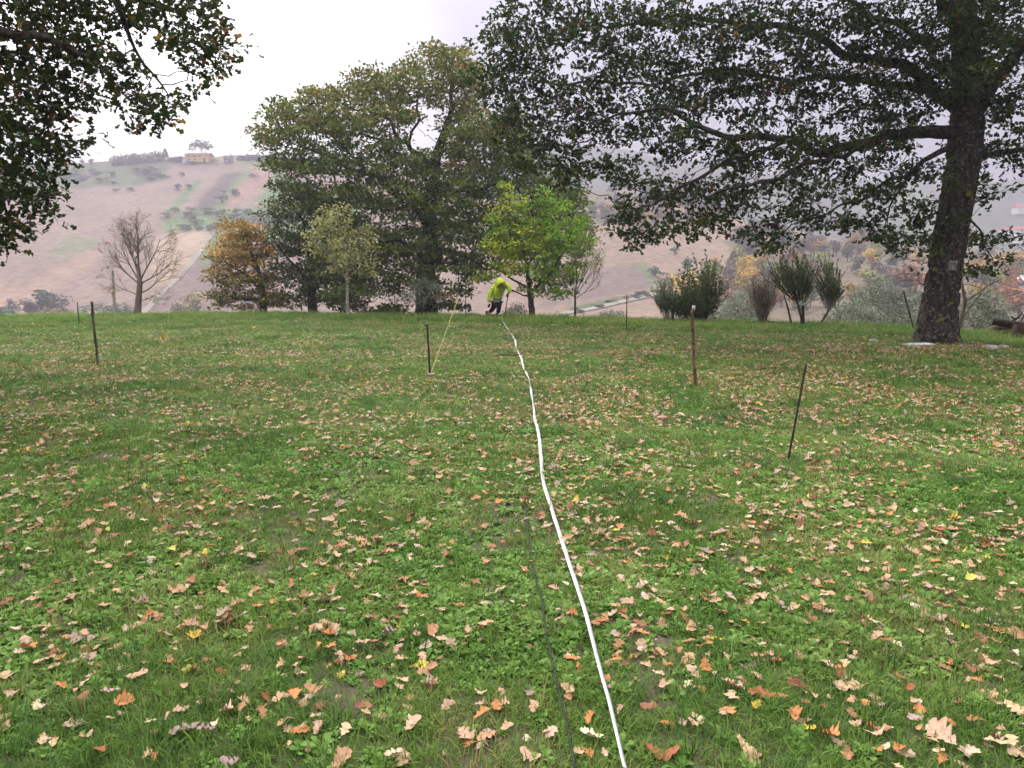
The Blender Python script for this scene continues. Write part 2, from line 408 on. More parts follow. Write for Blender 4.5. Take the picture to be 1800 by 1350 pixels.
def terr_color(px, py, Y):
    wx = (vnoise(px * 0.11, py * 0.19) - 0.5) * 7; wy = (vnoise(px * 0.13 + 40, py * 0.17 + 9) - 0.5) * 5
    C = np.empty(px.shape + (3,)); C[...] = SOIL
    C[px > 900] = (0.205, 0.15, 0.115)
    for poly, c in PATCHES:
        C[in_poly(px + wx, py + wy, poly)] = c
    C[(Y > 600)] = (0.075, 0.085, 0.06)
    town = (Y > 600) & (px > 1500) & (fbm(px * 0.02, py * 0.05, 3) > 0.42)
    C[town] = (0.1, 0.13, 0.06)
    C[Y < 100] = (0.10, 0.115, 0.06)
    C *= (0.82 + 0.4 * fbm(px * 0.03 + 5, py * 0.12 + (px - py) * 0.02, 4))[..., None]
    return C
def build_terrain():
    pxs = np.concatenate([np.linspace(-1600, -160, 30), np.linspace(-140, 1940, 470), np.linspace(1970, 3400, 30)])
    tt = np.concatenate([np.linspace(0, 2.9, 16), np.linspace(3, 7, 190), np.linspace(7.05, 10, 54)])
    n, m = len(pxs), len(tt)
    V = np.zeros((n, m, 3)); C = np.zeros((n, m, 3))
    for i, px in enumerate(pxs):
        X, _ = column(px); Y = np.interp(tt, np.arange(11), X)
        z = terr_z(px, Y); V[i, :, 0] = xpx(px, Y, z); V[i, :, 1] = Y; V[i, :, 2] = z
        v = ((z - CAMZ) * CT + Y * ST) / (Y * CT - (z - CAMZ) * ST)
        C[i] = terr_color(np.full(m, px), 675 - F * v, Y)
    for _ in range(2):
        C[1:-1] = (C[:-2] + 2 * C[1:-1] + C[2:]) / 4; C[:, 1:-1] = (C[:, :-2] + 2 * C[:, 1:-1] + C[:, 2:]) / 4
    i = np.arange(n - 1)[:, None] * m + np.arange(m - 1)[None, :]
    Q = np.stack([i, i + m, i + m + 1, i + 1], -1).reshape(-1, 4)
    mt, nn, l, out = new_mat('field_soil')
    vc = N(nn, 'ShaderNodeVertexColor', layer_name='Col'); tc = N(nn, 'ShaderNodeTexCoord')
    nz = N(nn, 'ShaderNodeTexNoise'); nz.inputs['Scale'].default_value = 0.35; nz.inputs['Detail'].default_value = 7
    l.new(tc.outputs['Object'], nz.inputs['Vector'])
    mr = N(nn, 'ShaderNodeMapRange'); mr.inputs['From Min'].default_value = 0.3; mr.inputs['From Max'].default_value = 0.7
    mr.inputs['To Min'].default_value = 0.78; mr.inputs['To Max'].default_value = 1.2; l.new(nz.outputs['Fac'], mr.inputs['Value'])
    sc = N(nn, 'ShaderNodeVectorMath', operation='SCALE'); l.new(vc.outputs['Color'], sc.inputs[0]); l.new(mr.outputs['Result'], sc.inputs['Scale'])
    p = N(nn, 'ShaderNodeBsdfPrincipled'); p.inputs['Roughness'].default_value = 1; p.inputs['Specular IOR Level'].default_value = 0.05
    wv = N(nn, 'ShaderNodeTexWave'); wv.inputs['Scale'].default_value = 0.16; wv.inputs['Distortion'].default_value = 5; wv.inputs['Detail'].default_value = 3; wv.inputs['Detail Scale'].default_value = 0.6
    mpp = N(nn, 'ShaderNodeMapping'); mpp.inputs['Rotation'].default_value = (0, 0, 0.9); l.new(tc.outputs['Object'], mpp.inputs['Vector']); l.new(mpp.outputs['Vector'], wv.inputs['Vector'])
    bw = N(nn, 'ShaderNodeMapRange'); bw.inputs['To Min'].default_value = 0.86; bw.inputs['To Max'].default_value = 1.1; l.new(wv.outputs['Fac'], bw.inputs['Value'])
    s2 = N(nn, 'ShaderNodeVectorMath', operation='SCALE'); l.new(sc.outputs['Vector'], s2.inputs[0]); l.new(bw.outputs['Result'], s2.inputs['Scale'])
    l.new(s2.outputs['Vector'], p.inputs['Base Color']); l.new(p.outputs['BSDF'], out.inputs['Surface'])
    tag(obj('hillside', mesh_np('hillside', V.reshape(-1, 3), Q, C.reshape(-1, 3), True), mt), kind='structure')
build_terrain()

# tracks draped over the far slopes
M_TRACK = noise_mat('track_gravel', (0.2, 0.18, 0.15), (0.28, 0.255, 0.215), 0.8, 0.95, 0)
def track(name, pts, w_left, w_right=None, n=60, ymax=480):
    P = np.array(pts, float); s = np.linspace(0, len(P) - 1, n)
    px = np.interp(s, np.arange(len(P)), P[:, 0]); py = np.interp(s, np.arange(len(P)), P[:, 1])
    c = np.array([terr_at(a, b, 125, ymax) for a, b in zip(px, py)])
    for _ in range(2): c[1:-1] = (c[:-2] + c[1:-1] * 2 + c[2:]) / 4
    d = np.gradient(c[:, :2], axis=0); d /= np.maximum(np.linalg.norm(d, axis=1, keepdims=True), 1e-6)
    nrm = np.stack([-d[:, 1], d[:, 0]], -1)
    out = []
    for o in (w_left, 0, -w_left if w_right is None else w_right):
        q = c[:, :2] + nrm * o
        pxq = 900 + F * q[:, 0] / np.maximum(q[:, 1], 1)
        z = np.array([float(terr_z(a, b)) for a, b in zip(pxq, q[:, 1])]) + 0.25
        out.append(np.column_stack([q, z]))
    V = np.vstack(out); i = np.arange(n - 1)
    Q = np.vstack([np.stack([i + k * n, i + 1 + k * n, i + 1 + (k + 1) * n, i + (k + 1) * n], -1) for k in (0, 1)])
    return tag(obj(name, mesh_np(name, V, Q, None, True), M_TRACK), kind='structure')
track('dirt_track', [(377, 401), (366, 418), (352, 440), (335, 462), (310, 490), (288, 512), (262, 538), (240, 560)], 0.42)
track('dirt_track', [(381, 402), (370, 419), (356, 441), (339, 463), (314, 491), (292, 513), (267, 539), (245, 561)], 0.42)
track('dirt_road', [(940, 562), (985, 553), (1030, 546), (1090, 532), (1130, 523), (1165, 515)], 1.3, ymax=330)

# ------------------------------------------------------------------ trees: space colonisation skeletons with leaves
def blobs_points(blobs, Y0, per, rg, depth=None, default_d=1.6):
    """attraction points in ellipsoids given by the photo px, py, half width, half height (px), offset in depth and half depth (m)"""
    out = []
    for b in blobs:
        px, py, rx, ry = b[:4]; dy = b[4] if len(b) > 4 else 0.0; rd = b[5] if len(b) > 5 else default_d; w = b[6] if len(b) > 6 else 1.0
        Y = Y0 + dy; s = Y / F
        k = max(2, int(per * w * rx * ry / 3000.0))
        d = rg.normal(size=(k, 3)); d /= np.linalg.norm(d, axis=1, keepdims=True)
        d *= rg.random((k, 1)) ** 0.45
        c = np.array(at(px, py, Y)); out.append(c + d * np.array([rx * s, rd, ry * s]))
    return np.vstack(out)
def colonize(P0, par0, attr, step, kill, rg, iters=120, jitter=0.25, grav=0.0, infl=1e9):
    P = [np.array(p, float) for p in P0]; par = list(par0)
    A = attr.copy(); Pn = np.array(P)
    D = np.linalg.norm(A[:, None] - Pn[None], axis=2); near = D.argmin(1); dist = D.min(1)
    for it in range(iters):
        keep = dist > kill; A, near, dist = A[keep], near[keep], dist[keep]
        if len(A) == 0: break
        act = dist < infl
        if not act.any(): break
        Pa = np.array(P)
        v = A[act] - Pa[near[act]]; v /= np.maximum(np.linalg.norm(v, axis=1, keepdims=True), 1e-9)
        ids, inv = np.unique(near[act], return_inverse=True)
        S = np.zeros((len(ids), 3)); np.add.at(S, inv, v)
        S /= np.maximum(np.linalg.norm(S, axis=1, keepdims=True), 1e-9)
        S += rg.normal(size=S.shape) * jitter; S[:, 2] += grav
        S /= np.maximum(np.linalg.norm(S, axis=1, keepdims=True), 1e-9)
        new = Pa[ids] + S * step
        base = len(P); P.extend(new); par.extend(ids.tolist())
        Dn = np.linalg.norm(A[:, None] - new[None], axis=2); m = Dn.argmin(1); dm = Dn[np.arange(len(A)), m]
        up = dm < dist - 1e-6
        near = np.where(up, base + m, near); dist = np.where(up, dm, dist)
    return np.array(P), np.array(par)
def skeleton(trunk, limbs, attr, step, kill, rg, wob=0.0, **kw):
    """trunk, limbs: lists of (point, radius); a limb starts at the nearest trunk/limb node"""
    P, par, R, own = [], [], [], []
    def add_line(pts, oid, attach):
        prev = -1
        if attach:
            prev = int(np.argmin([np.linalg.norm(np.array(q) - np.array(pts[0][0])) for q in P]))
            prevp, prevr = np.array(P[prev]), pts[0][1]
            pts = [(prevp, prevr)] + list(pts[1:])
        ph = rg.random(6) * 6.283; run = 0.0; seg_w = wob if attach else wob * 0.3
        for k in range(len(pts) - 1):
            a, b = np.array(pts[k][0], float), np.array(pts[k + 1][0], float)
            ns = max(1, int(round(np.linalg.norm(b - a) / step)))
            for s in range(ns + 1):
                if s == 0 and (k > 0 or attach): continue
                t = s / ns; q = a + (b - a) * t
                if 0 < s < ns: q = q + rg.normal(size=3) * step * 0.05
                if seg_w:
                    u_ = run + np.linalg.norm(b - a) * t; f_ = min(1.0, u_ / 1.0)
                    q = q + seg_w * f_ * np.array([math.sin(u_ * 2.1 + ph[0]) + .5 * math.sin(u_ * 4.7 + ph[1]), math.sin(u_ * 1.9 + ph[2]), math.sin(u_ * 2.4 + ph[3]) + .5 * math.sin(u_ * 5.3 + ph[4])])
                P.append(q); R.append(pts[k][1] * (1 - t) + pts[k + 1][1] * t); par.append(prev); own.append(oid); prev = len(P) - 1
            run += np.linalg.norm(b - a)
    add_line(trunk, 0, False)
    for i, lb in enumerate(limbs): add_line(lb, i + 1, True)
    n0 = len(P)
    P2, par2 = colonize(P, par, attr, step, kill, rg, **kw)
    own2 = own + [0] * (len(P2) - n0)
    for i in range(n0, len(P2)): own2[i] = own2[par2[i]]
    R2 = np.concatenate([np.array(R), np.zeros(len(P2) - n0)])
    # tips carried by each node
    tips = np.zeros(len(P2)); ch = np.bincount(par2[par2 >= 0], minlength=len(P2)); tips[ch == 0] = 1
    for i in range(len(P2) - 1, -1, -1):
        if par2[i] >= 0: tips[par2[i]] += tips[i]
    return P2, par2, R2, tips, np.array(own2), n0
def bark_meshes(sk, rtip, expo, name, min_sides=3, rmax=9):
    P, par, R, tips, own, n0 = sk
    rad = np.minimum(rtip * np.maximum(tips, 1) ** expo, rmax)
    rad = np.where(np.arange(len(P)) < n0, np.maximum(R, np.minimum(rad, R * 1.05 + 0.004)), rad)
    for i in range(n0, len(P)):
        rad[i] = min(rad[i], rad[par[i]] * 0.92)
    kids = [[] for _ in P]
    for i, p in enumerate(par):
        if p >= 0: kids[p].append(i)
    accs = {}
    roots = [0]; stack = [(0, -1)]
    while stack:
        s, pre = stack.pop(); chain = []; 
        if pre >= 0: chain.append(pre)
        cur = s
        while True:
            chain.append(cur)
            ks = kids[cur]
            if not ks: break
            same = [k for k in ks if own[k] == own[cur]]
            nxt = max(same or ks, key=lambda k: (k < n0, tips[k]))
            if not same and own[nxt] != own[cur]:
                nxt = None
            for k in ks:
                if k != nxt: stack.append((k, cur))
            if nxt is None: break
            cur = nxt
        if len(chain) < 2: continue
        rr = rad[chain].copy()
        if pre >= 0: rr[0] = rr[1] * 1.1
        big = rr.max(); sides = 12 if big > 0.15 else 8 if big > 0.05 else 5 if big > 0.02 else min_sides
        accs.setdefault(int(own[s]), Acc()).tube(P[chain], rr, sides, cap=big > 0.02)
    return {k: a.mesh(name) for k, a in accs.items()}, rad

LOBED = None
def leaf_template(kind):
    """flat leaf along +Y, length 1, normal +Z: verts, triangles"""
    if kind == 'kite':
        V = np.array([(0, 0, 0), (0.32, 0.45, 0.07), (0, 1, 0), (-0.32, 0.45, 0.07), (0, 0.5, -0.02)]); T = np.array([(0, 1, 4), (1, 2, 4), (2, 3, 4), (3, 0, 4)])
    elif kind == 'diamond':
        V = np.array([(0, 0, 0), (0.3, 0.5, 0.06), (0, 1, 0), (-0.3, 0.5, 0.06)]); T = np.array([(0, 1, 2), (0, 2, 3)])
    elif kind == 'slim':
        V = np.array([(0, 0, 0), (0.12, 0.5, 0.03), (0, 1, 0), (-0.12, 0.5, 0.03)]); T = np.array([(0, 1, 2), (0, 2, 3)])
    elif kind == 'lobed_low':
        r = [(0.03, 0.0), (0.24, 0.3), (0.11, 0.44), (0.34, 0.7), (0.0, 1.0)]
        pts = r + [(-x, y) for x, y in r[-2::-1]]
        V = np.array([(x, y, abs(x) * 0.35) for x, y in pts]); T = np.array([(0, 1, 7), (0, 7, 8), (1, 2, 7), (2, 6, 7), (2, 3, 6), (3, 5, 6), (3, 4, 5)])
    else:                                         # lobed oak leaf
        r = [(0.04, 0.0), (0.16, 0.2), (0.1, 0.3), (0.29, 0.45), (0.17, 0.55), (0.33, 0.74), (0.17, 0.82), (0.0, 1.0)]
        pts = r + [(-x, y) for x, y in r[-2::-1]]
        V = np.array([(x, y, abs(x) * 0.35 - 0.12 * (y - 0.4) ** 2) for x, y in pts] + [(0, 0.5, 0.0)])
        n = len(pts); T = np.array([(i, i + 1, n) for i in range(n - 1)])
    return V.astype(float), T
def leaves_mesh(name, pos, axis, nrm, size, cols, kind, width=1.0):
    V0, T0 = leaf_template(kind); n = len(pos)
    y = axis / np.maximum(np.linalg.norm(axis, axis=1, keepdims=True), 1e-9)
    x = np.cross(y, nrm); x /= np.maximum(np.linalg.norm(x, axis=1, keepdims=True), 1e-9); z = np.cross(x, y)
    V = pos[:, None] + size[:, None, None] * (x[:, None] * V0[None, :, 0:1] * width + y[:, None] * V0[None, :, 1:2] + z[:, None] * V0[None, :, 2:3])
    T = T0[None] + (np.arange(n) * len(V0))[:, None, None]
    C = np.repeat(cols, len(V0), axis=0)
    return mesh_np(name, V.reshape(-1, 3), T.reshape(-1, 3), C)
LEAFCOUNT = []
def foliage(sk, rad, per_tip, spread, size, palette, rg, kind='kite', maxtips=2, droop=0.3, up=0.6, extra=None, color_fn=None, width=1.0):
    P, par, R, tips, own, n0 = sk
    idx = np.where((tips <= maxtips) & (np.arange(len(P)) >= n0))[0]
    cnt = rg.poisson(per_tip, len(idx)); src = np.repeat(idx, cnt); n = len(src)
    base = P[src]; dirn = P[src] - P[np.maximum(par[src], 0)]; dirn /= np.maximum(np.linalg.norm(dirn, axis=1, keepdims=True), 1e-9)
    off = rg.normal(size=(n, 3)); off /= np.linalg.norm(off, axis=1, keepdims=True); off *= (rg.random((n, 1)) ** 0.6) * spread
    pos = base + off
    ax = off / spread * 0.9 + dirn * 0.6 + rg.normal(size=(n, 3)) * 0.45; ax[:, 2] -= droop
    nr = rg.normal(size=(n, 3)) * 0.7; nr[:, 2] += up
    sz = size * (0.65 + 0.7 * rg.random(n))
    pal = np.array([p[1] for p in palette]); w = np.array([p[0] for p in palette], float); w /= w.sum()
    # colour goes by twig, then by leaf
    tw = rg.choice(len(pal), size=len(P), p=w)
    ci = np.where(rg.random(n) < 0.55, tw[src], rg.choice(len(pal), size=n, p=w))
    cols = pal[ci] * (0.75 + 0.5 * rg.random((n, 1)))
    if color_fn is not None: cols = color_fn(pos, cols, rg)
    LEAFCOUNT.append((n, len(idx), len(P)))
    return pos, ax, nr, sz, cols, kind, width
def clumps(pts, mind, radii, n_leaf, size, palette, rg, kind='diamond', width=1.25, color_fn=None, tone=(.72, 1.32), up=.55, droop=.1):
    """leaves in flattened clumps, one for each well separated point"""
    keep = []; cell = {}
    for p in pts[rg.permutation(len(pts))]:
        k = tuple(np.floor(p / mind).astype(int)); ok = True
        for a in (-1, 0, 1):
            for b_ in (-1, 0, 1):
                for c in (-1, 0, 1):
                    for q in cell.get((k[0] + a, k[1] + b_, k[2] + c), ()):
                        if ((p - q) ** 2).sum() < mind * mind: ok = False
        if ok: cell.setdefault(k, []).append(p); keep.append(p)
    C = np.array(keep); m = len(C); cnt = rg.poisson(n_leaf, m); src = np.repeat(np.arange(m), cnt); n = len(src)
    d = rg.normal(size=(n, 3)); d /= np.linalg.norm(d, axis=1, keepdims=True); d[:, 2] = np.where(d[:, 2] < -.3, -d[:, 2] * rg.random(n), d[:, 2])
    sz = (0.7 + .65 * rg.random((m, 1)))
    lob = 1 + .35 * np.sin(np.arctan2(d[:, 1], d[:, 0]) * 3 + src * 1.7)[:, None] * np.array([[1, 1, .3]])
    off = d * (rg.random((n, 1)) ** .42) * np.array(radii)[None] * sz[src] * lob
    pos = C[src] + off
    ax = d + rg.normal(size=(n, 3)) * .5; ax[:, 2] -= droop
    nr = d * .75 + rg.normal(size=(n, 3)) * .4; nr[:, 2] += up
    pal = np.array([p[1] for p in palette]); w = np.array([p[0] for p in palette], float); w /= w.sum()
    tw = rg.choice(len(pal), size=m, p=w); tn = tone[0] + (tone[1] - tone[0]) * rg.random(m)
    ci = np.where(rg.random(n) < .65, tw[src], rg.choice(len(pal), size=n, p=w))
    cols = pal[ci] * (tn[src] * (.85 + .3 * rg.random(n)))[:, None]
    if color_fn is not None: cols = color_fn(pos, cols, rg)
    LEAFCOUNT.append(('clumps', m, n))
    return pos, ax, nr, size * (.65 + .7 * rg.random(n)), cols, kind, width
def crown(name, parts, mat, parent):
    return tag(obj(name, leaves_mesh(name, *parts[:5], parts[5], parts[6]), mat, parent), kind='stuff')
def wood(root, meshes, mat, limb='limb', trunkname='trunk'):
    for k in sorted(meshes):
        obj(trunkname if k == 0 else limb, meshes[k], mat, root)
def line(Y, pts):
    """polyline of ((point), radius) from (px, py, r[, dY])"""
    return [(np.array(at(p[0], p[1], Y + (p[3] if len(p) > 3 else 0))), p[2]) for p in pts]
def relative(root, *objs):
    pass

OAK = [(5, (0.027, 0.053, 0.010)), (4, (0.039, 0.068, 0.012)), (2, (0.053, 0.073, 0.014)), (0.2, (0.13, 0.085, 0.025)), (0.12, (0.24, 0.17, 0.035)), (0.12, (0.12, 0.05, 0.022))]

def tree_object(name, label, cat, base):
    o = empty(name, base); tag(o, label, cat); return o
def localise(me, base):
    """put a mesh built in place into the local space of its base"""
    n = len(me.vertices); a = np.empty(n * 3, np.float32); me.vertices.foreach_get('co', a)
    a = a.reshape(-1, 3) - np.array(base, np.float32); me.vertices.foreach_set('co', a.ravel()); me.update(); return me

# ---- the big oak on the right
def right_oak():
    rg = np.random.default_rng(11); Y = 19.2
    trunk = line(Y, [(1642, 612, 0.385), (1648, 560, 0.355), (1656, 500, 0.335), (1668, 430, 0.335), (1682, 350, 0.35), (1694, 280, 0.37), (1700, 215, 0.36), (1700, 130, 0.30), (1692, 20, 0.28), (1688, -120, 0.22), (1680, -330, 0.12), (1672, -480, 0.05)])
    L = [line(Y, [(1694, 232, 0.180), (1610, 226, 0.144, -.1), (1530, 252, 0.122, -.3), (1455, 264, 0.108, -.5), (1385, 248, 0.086, -.8), (1305, 240, 0.072, -1.1), (1240, 226, 0.058, -1.2), (1185, 200, 0.043, -1.2), (1120, 192, 0.029, -1.4)]),
         line(Y, [(1700, 200, 0.180), (1650, 165, 0.144, .3), (1590, 120, 0.130, .5), (1510, 98, 0.108, .8), (1440, 72, 0.094, 1), (1390, 52, 0.079, 1), (1290, 40, 0.065, 1), (1180, 30, 0.043, 1.2), (1060, 50, 0.025, 1.2)]),
         line(Y, [(1650, 165, 0.108, .3), (1560, 150, 0.094, 1.2), (1480, 132, 0.079, 1.6), (1400, 146, 0.065, 2), (1300, 120, 0.054, 2.2), (1180, 140, 0.043, 2.4), (1060, 150, 0.036, 2.4), (950, 140, 0.022, 2.5)]),
         line(Y, [(1704, 225, 0.187), (1738, 150, 0.158, -.3), (1790, 95, 0.137, -.6), (1870, 0, 0.108, -.9), (1960, -130, 0.072, -1), (2060, -260, 0.036, -1)]),
         line(Y, [(1706, 285, 0.086), (1755, 268, 0.065, -.2), (1830, 255, 0.050, -.5), (1930, 262, 0.036, -.8), (2020, 300, 0.022, -.8)]),
         line(Y, [(1690, 245, 0.086), (1622, 285, 0.054, -.5), (1560, 318, 0.040, -.8), (1512, 356, 0.029, -1), (1480, 362, 0.022, -1.2), (1440, 372, 0.014, -1.3)]),
         line(Y, [(1600, 296, 0.036, -.6), (1575, 350, 0.025, -.8), (1550, 395, 0.014, -.9)]),
         line(Y, [(1700, 372, 0.043), (1732, 402, 0.022, -.3), (1738, 440, 0.014, -.5)]),
         line(Y, [(1530, 252, 0.065, -.3), (1430, 290, 0.050, -1.6), (1330, 320, 0.036, -2.4), (1240, 350, 0.022, -2.8)]),
         line(Y, [(1385, 248, 0.058, -.8), (1290, 280, 0.040, -1.4), (1190, 330, 0.029, -1.7), (1110, 380, 0.018, -1.8)]),
         line(Y, [(1694, 60, 0.115), (1600, -60, 0.094, -2), (1480, -160, 0.065, -3), (1330, -220, 0.036, -4)]),
         line(Y, [(1690, 0, 0.115), (1740, -120, 0.094, 2.5), (1800, -240, 0.058, 4)]),
         line(Y, [(1700, 180, 0.130), (1640, 90, 0.101, 3), (1500, 0, 0.065, 4.5), (1330, -60, 0.036, 5)])]
    bl = [(888, 60, 42, 55), (865, 145, 40, 40, .4), (930, 100, 55, 55), (985, 50, 60, 55), (965, 175, 70, 55), (900, 215, 45, 40), (945, 262, 70, 45), (1005, 300, 40, 38), (1015, 235, 40, 40),
          (1060, 40, 70, 50), (1075, 125, 70, 45), (1060, 195, 50, 35), (1160, 40, 80, 45), (1150, 120, 60, 35, 1), (1260, 50, 80, 50), (1270, 140, 90, 45), (1380, 50, 80, 50), (1390, 150, 70, 40),
          (1490, 60, 80, 55), (1490, 160, 70, 45), (1590, 70, 80, 60), (1590, 165, 60, 45), (1690, 50, 70, 60, -1.4), (1690, 130, 55, 45, -1.4), (1755, 60, 60, 70), (1790, 180, 30, 40), (1740, 190, 30, 35),
          (1120, 228, 60, 30), (1085, 305, 40, 30), (1190, 262, 60, 30), (1170, 330, 60, 28), (1105, 372, 34, 30), (1112, 420, 28, 24), (1230, 350, 55, 30), (1185, 412, 42, 22), (1245, 392, 40, 22), (1300, 290, 60, 30),
          (1310, 350, 55, 28), (1320, 412, 42, 24), (1370, 320, 55, 28), (1395, 380, 50, 28), (1370, 432, 26, 16), (1430, 280, 50, 28), (1455, 405, 44, 26), (1440, 340, 40, 25), (1480, 300, 45, 26), (1520, 400, 38, 26), (1545, 340, 40, 24),
          (1560, 416, 40, 20), (1600, 445, 28, 16), (1550, 280, 40, 22), (1600, 310, 30, 20), (1620, 350, 25, 35), (1640, 400, 18, 25),
          (1180, 195, 40, 22), (1240, 190, 40, 22), (1320, 205, 40, 20), (1400, 210, 40, 20), (1470, 215, 40, 22), (1550, 215, 40, 22), (1620, 205, 30, 22), (1210, 235, 40, 16, -1.5), (1290, 250, 40, 16, -1.8), (1380, 262, 40, 16, -1.5), (1480, 262, 36, 16, -1.2), (1580, 245, 36, 18, -.9), (1728, 250, 25, 30), (1738, 320, 26, 34), (1735, 430, 32, 26), (1722, 470, 26, 22), (1760, 415, 18, 16), (1795, 250, 25, 30)]
    # the rest of the crown, above and beside the picture
    for k in range(46):
        a = rg.random() * 2 * math.pi; r = rg.random() ** 0.5
        bl.append((1640 + 780 * r * math.cos(a) * 0.95, -60 - 480 * (1 - r * r) * rg.random(), 90, 60, 6.5 * r * math.sin(a) * (1 - 0.2 * rg.random()), 1.8, 0.5))
    for k in range(14):
        bl.append((1880 + 40 * k * rg.random(), 60 + 260 * rg.random(), 60, 40, rg.normal() * 2, 1.5, 0.5))
    attr = blobs_points(bl, Y, 52, rg, default_d=1.35)
    sk = skeleton(trunk, L, attr, 0.2, 0.17, rg, wob=.07, jitter=0.28, grav=-0.06)
    ms, rad = bark_meshes(sk, 0.0065, 0.42, 'limb')
    base = np.array(trunk[0][0]) * 1.0; base[2] = float(lawn_z(base[0], base[1]))
    root = tree_object('oak_tree', 'large spreading oak with thick lichen-spotted trunk at the right of the lawn', 'tree', base)
    # a fuller trunk with root flare and bark ridges
    zs = np.linspace(-0.25, 10.5, 190); tp = np.array([t[0] for t in trunk]); tr = np.array([t[1] for t in trunk])
    cx = np.interp(zs + base[2], tp[:, 2], tp[:, 0]); cyy = np.interp(zs + base[2], tp[:, 2], tp[:, 1]); rr = np.interp(zs + base[2], tp[:, 2], tr)
    for _ in range(6):
        cx[1:-1] = (cx[:-2] + 2 * cx[1:-1] + cx[2:]) / 4; rr[1:-1] = (rr[:-2] + 2 * rr[1:-1] + rr[2:]) / 4
    S = 84; th = np.arange(S) * 2 * np.pi / S
    TH, ZZ = np.meshgrid(th, zs)
    flare = 0.12 * np.exp(-np.maximum(ZZ + 0.1, 0) / 0.42) * (1 + 0.35 * np.cos(5 * TH + 1) + 0.25 * np.cos(3 * TH + 2)) + 0.08 * np.exp(-np.maximum(ZZ, 0) / 1.2)
    px_, pz_ = np.cos(TH) * 2.6, ZZ
    plates = np.abs(vnoise(TH / (2 * np.pi) * 26, ZZ * 5.0 + 3) - 0.5) * 2
    plates = np.where(TH > 2 * np.pi * 0.96, plates * 0.5 + 0.25, plates)
    rel = (np.minimum(plates, 0.5) - 0.25) * 0.11 + (vnoise(TH / (2 * np.pi) * 60, ZZ * 14) - 0.5) * 0.02
    RR = rr[:, None] * (1 + 0.05 * np.cos(2 * TH + ZZ * 0.6)) + flare + rel
    V = np.stack([cx[:, None] + RR * np.cos(TH), cyy[:, None] + RR * np.sin(TH), ZZ + base[2]], -1).reshape(-1, 3)
    i = np.arange(len(zs) - 1)[:, None] * S; j = np.arange(S)[None, :]; j2 = (j + 1) % S
    Q = np.stack([i + j, i + j2, i + S + j2, i + S + j], -1).reshape(-1, 4)
    mt = noise_mat('oak_trunk_bark', (0.018, 0.014, 0.010), (0.055, 0.045, 0.035), 11, 0.95, 0.8, (1, 1, 0.4), 0.1, (0.11, 0.11, 0.10), 13, bdist=0.03)
    n, l = mt.node_tree.nodes, mt.node_tree.links           # yellow lichen as well
    pr = [q for q in n if q.type == 'BSDF_PRINCIPLED'][0]; src = pr.inputs['Base Color'].links[0].from_socket
    tc = N(n, 'ShaderNodeTexCoord'); nz = N(n, 'ShaderNodeTexNoise'); nz.inputs['Scale'].default_value = 3.2; nz.inputs['Detail'].default_value = 5
    l.new(tc.outputs['Object'], nz.inputs['Vector'])
    mr = N(n, 'ShaderNodeMapRange'); mr.inputs['From Min'].default_value = 0.62; mr.inputs['From Max'].default_value = 0.70; l.new(nz.outputs['Fac'], mr.inputs['Value'])
    mx = N(n, 'ShaderNodeMixRGB'); mx.inputs['Color2'].default_value = (0.17, 0.14, 0.03, 1); l.new(mr.outputs['Result'], mx.inputs['Fac']); l.new(src, mx.inputs['Color1']); l.new(mx.outputs['Color'], pr.inputs['Base Color'])
    tk = mesh_np('trunk', V, Q, None, True)
    trunk_o = obj('trunk', localise(tk, base), mt, root)
    # white painted blaze on the bark
    pm = []; 
    for zz in np.linspace(float(zpy(Y, 475)), float(zpy(Y, 459)), 9):
        k = int(np.argmin(np.abs(zs + base[2] - zz))); rowv = []
        for a in np.radians(np.linspace(-108, -78, 11)):
            R_ = np.interp(a % (2 * np.pi), th, RR[k]) + 0.012
            jit = 0.02 * (rg.random() - 0.5)
            rowv.append((cx[k] + R_ * math.cos(a + jit), cyy[k] + R_ * math.sin(a + jit), zz + 0.02 * (rg.random() - 0.5)))
        pm.append(rowv)
    pv = np.array(pm).reshape(-1, 3); i = np.arange(8)[:, None] * 11 + np.arange(10)[None]
    pq = np.stack([i, i + 1, i + 12, i + 11], -1).reshape(-1, 4); keep = rg.random(len(pq)) > 0.02
    pmesh = mesh_np('paint_mark', pv, pq[keep], None, True)
    o = obj('paint_mark', localise(pmesh, base), noise_mat('white_paint', (0.12, 0.12, 0.11), (0.34, 0.34, 0.33), 11, 0.8, 0.3), trunk_o); o['label'] = 'faded white paint patch on the bark'
    for k in sorted(ms):
        if k == 0: obj('twigs', localise(ms[k], base), M_BARK_OAK, root)
        else: obj('limb', localise(ms[k], base), M_BARK_OAK, root)
    f1 = foliage(sk, rad, 3.2, 0.2, 0.11, OAK, rg, 'lobed_low', 3, 0.2, 0.5, width=1.2)
    f2 = clumps(attr, .37, (.33, .33, .21), 38, .116, OAK, rg, 'lobed_low', 1.2, droop=.35)
    fo = [np.concatenate([f1[k], f2[k]]) for k in range(5)]
    me = leaves_mesh('crown', *fo, 'lobed_low', 1.2); tag(obj('crown', localise(me, base), M_LEAF, root), kind='stuff')
    return base
TRUNK_BASE = right_oak()

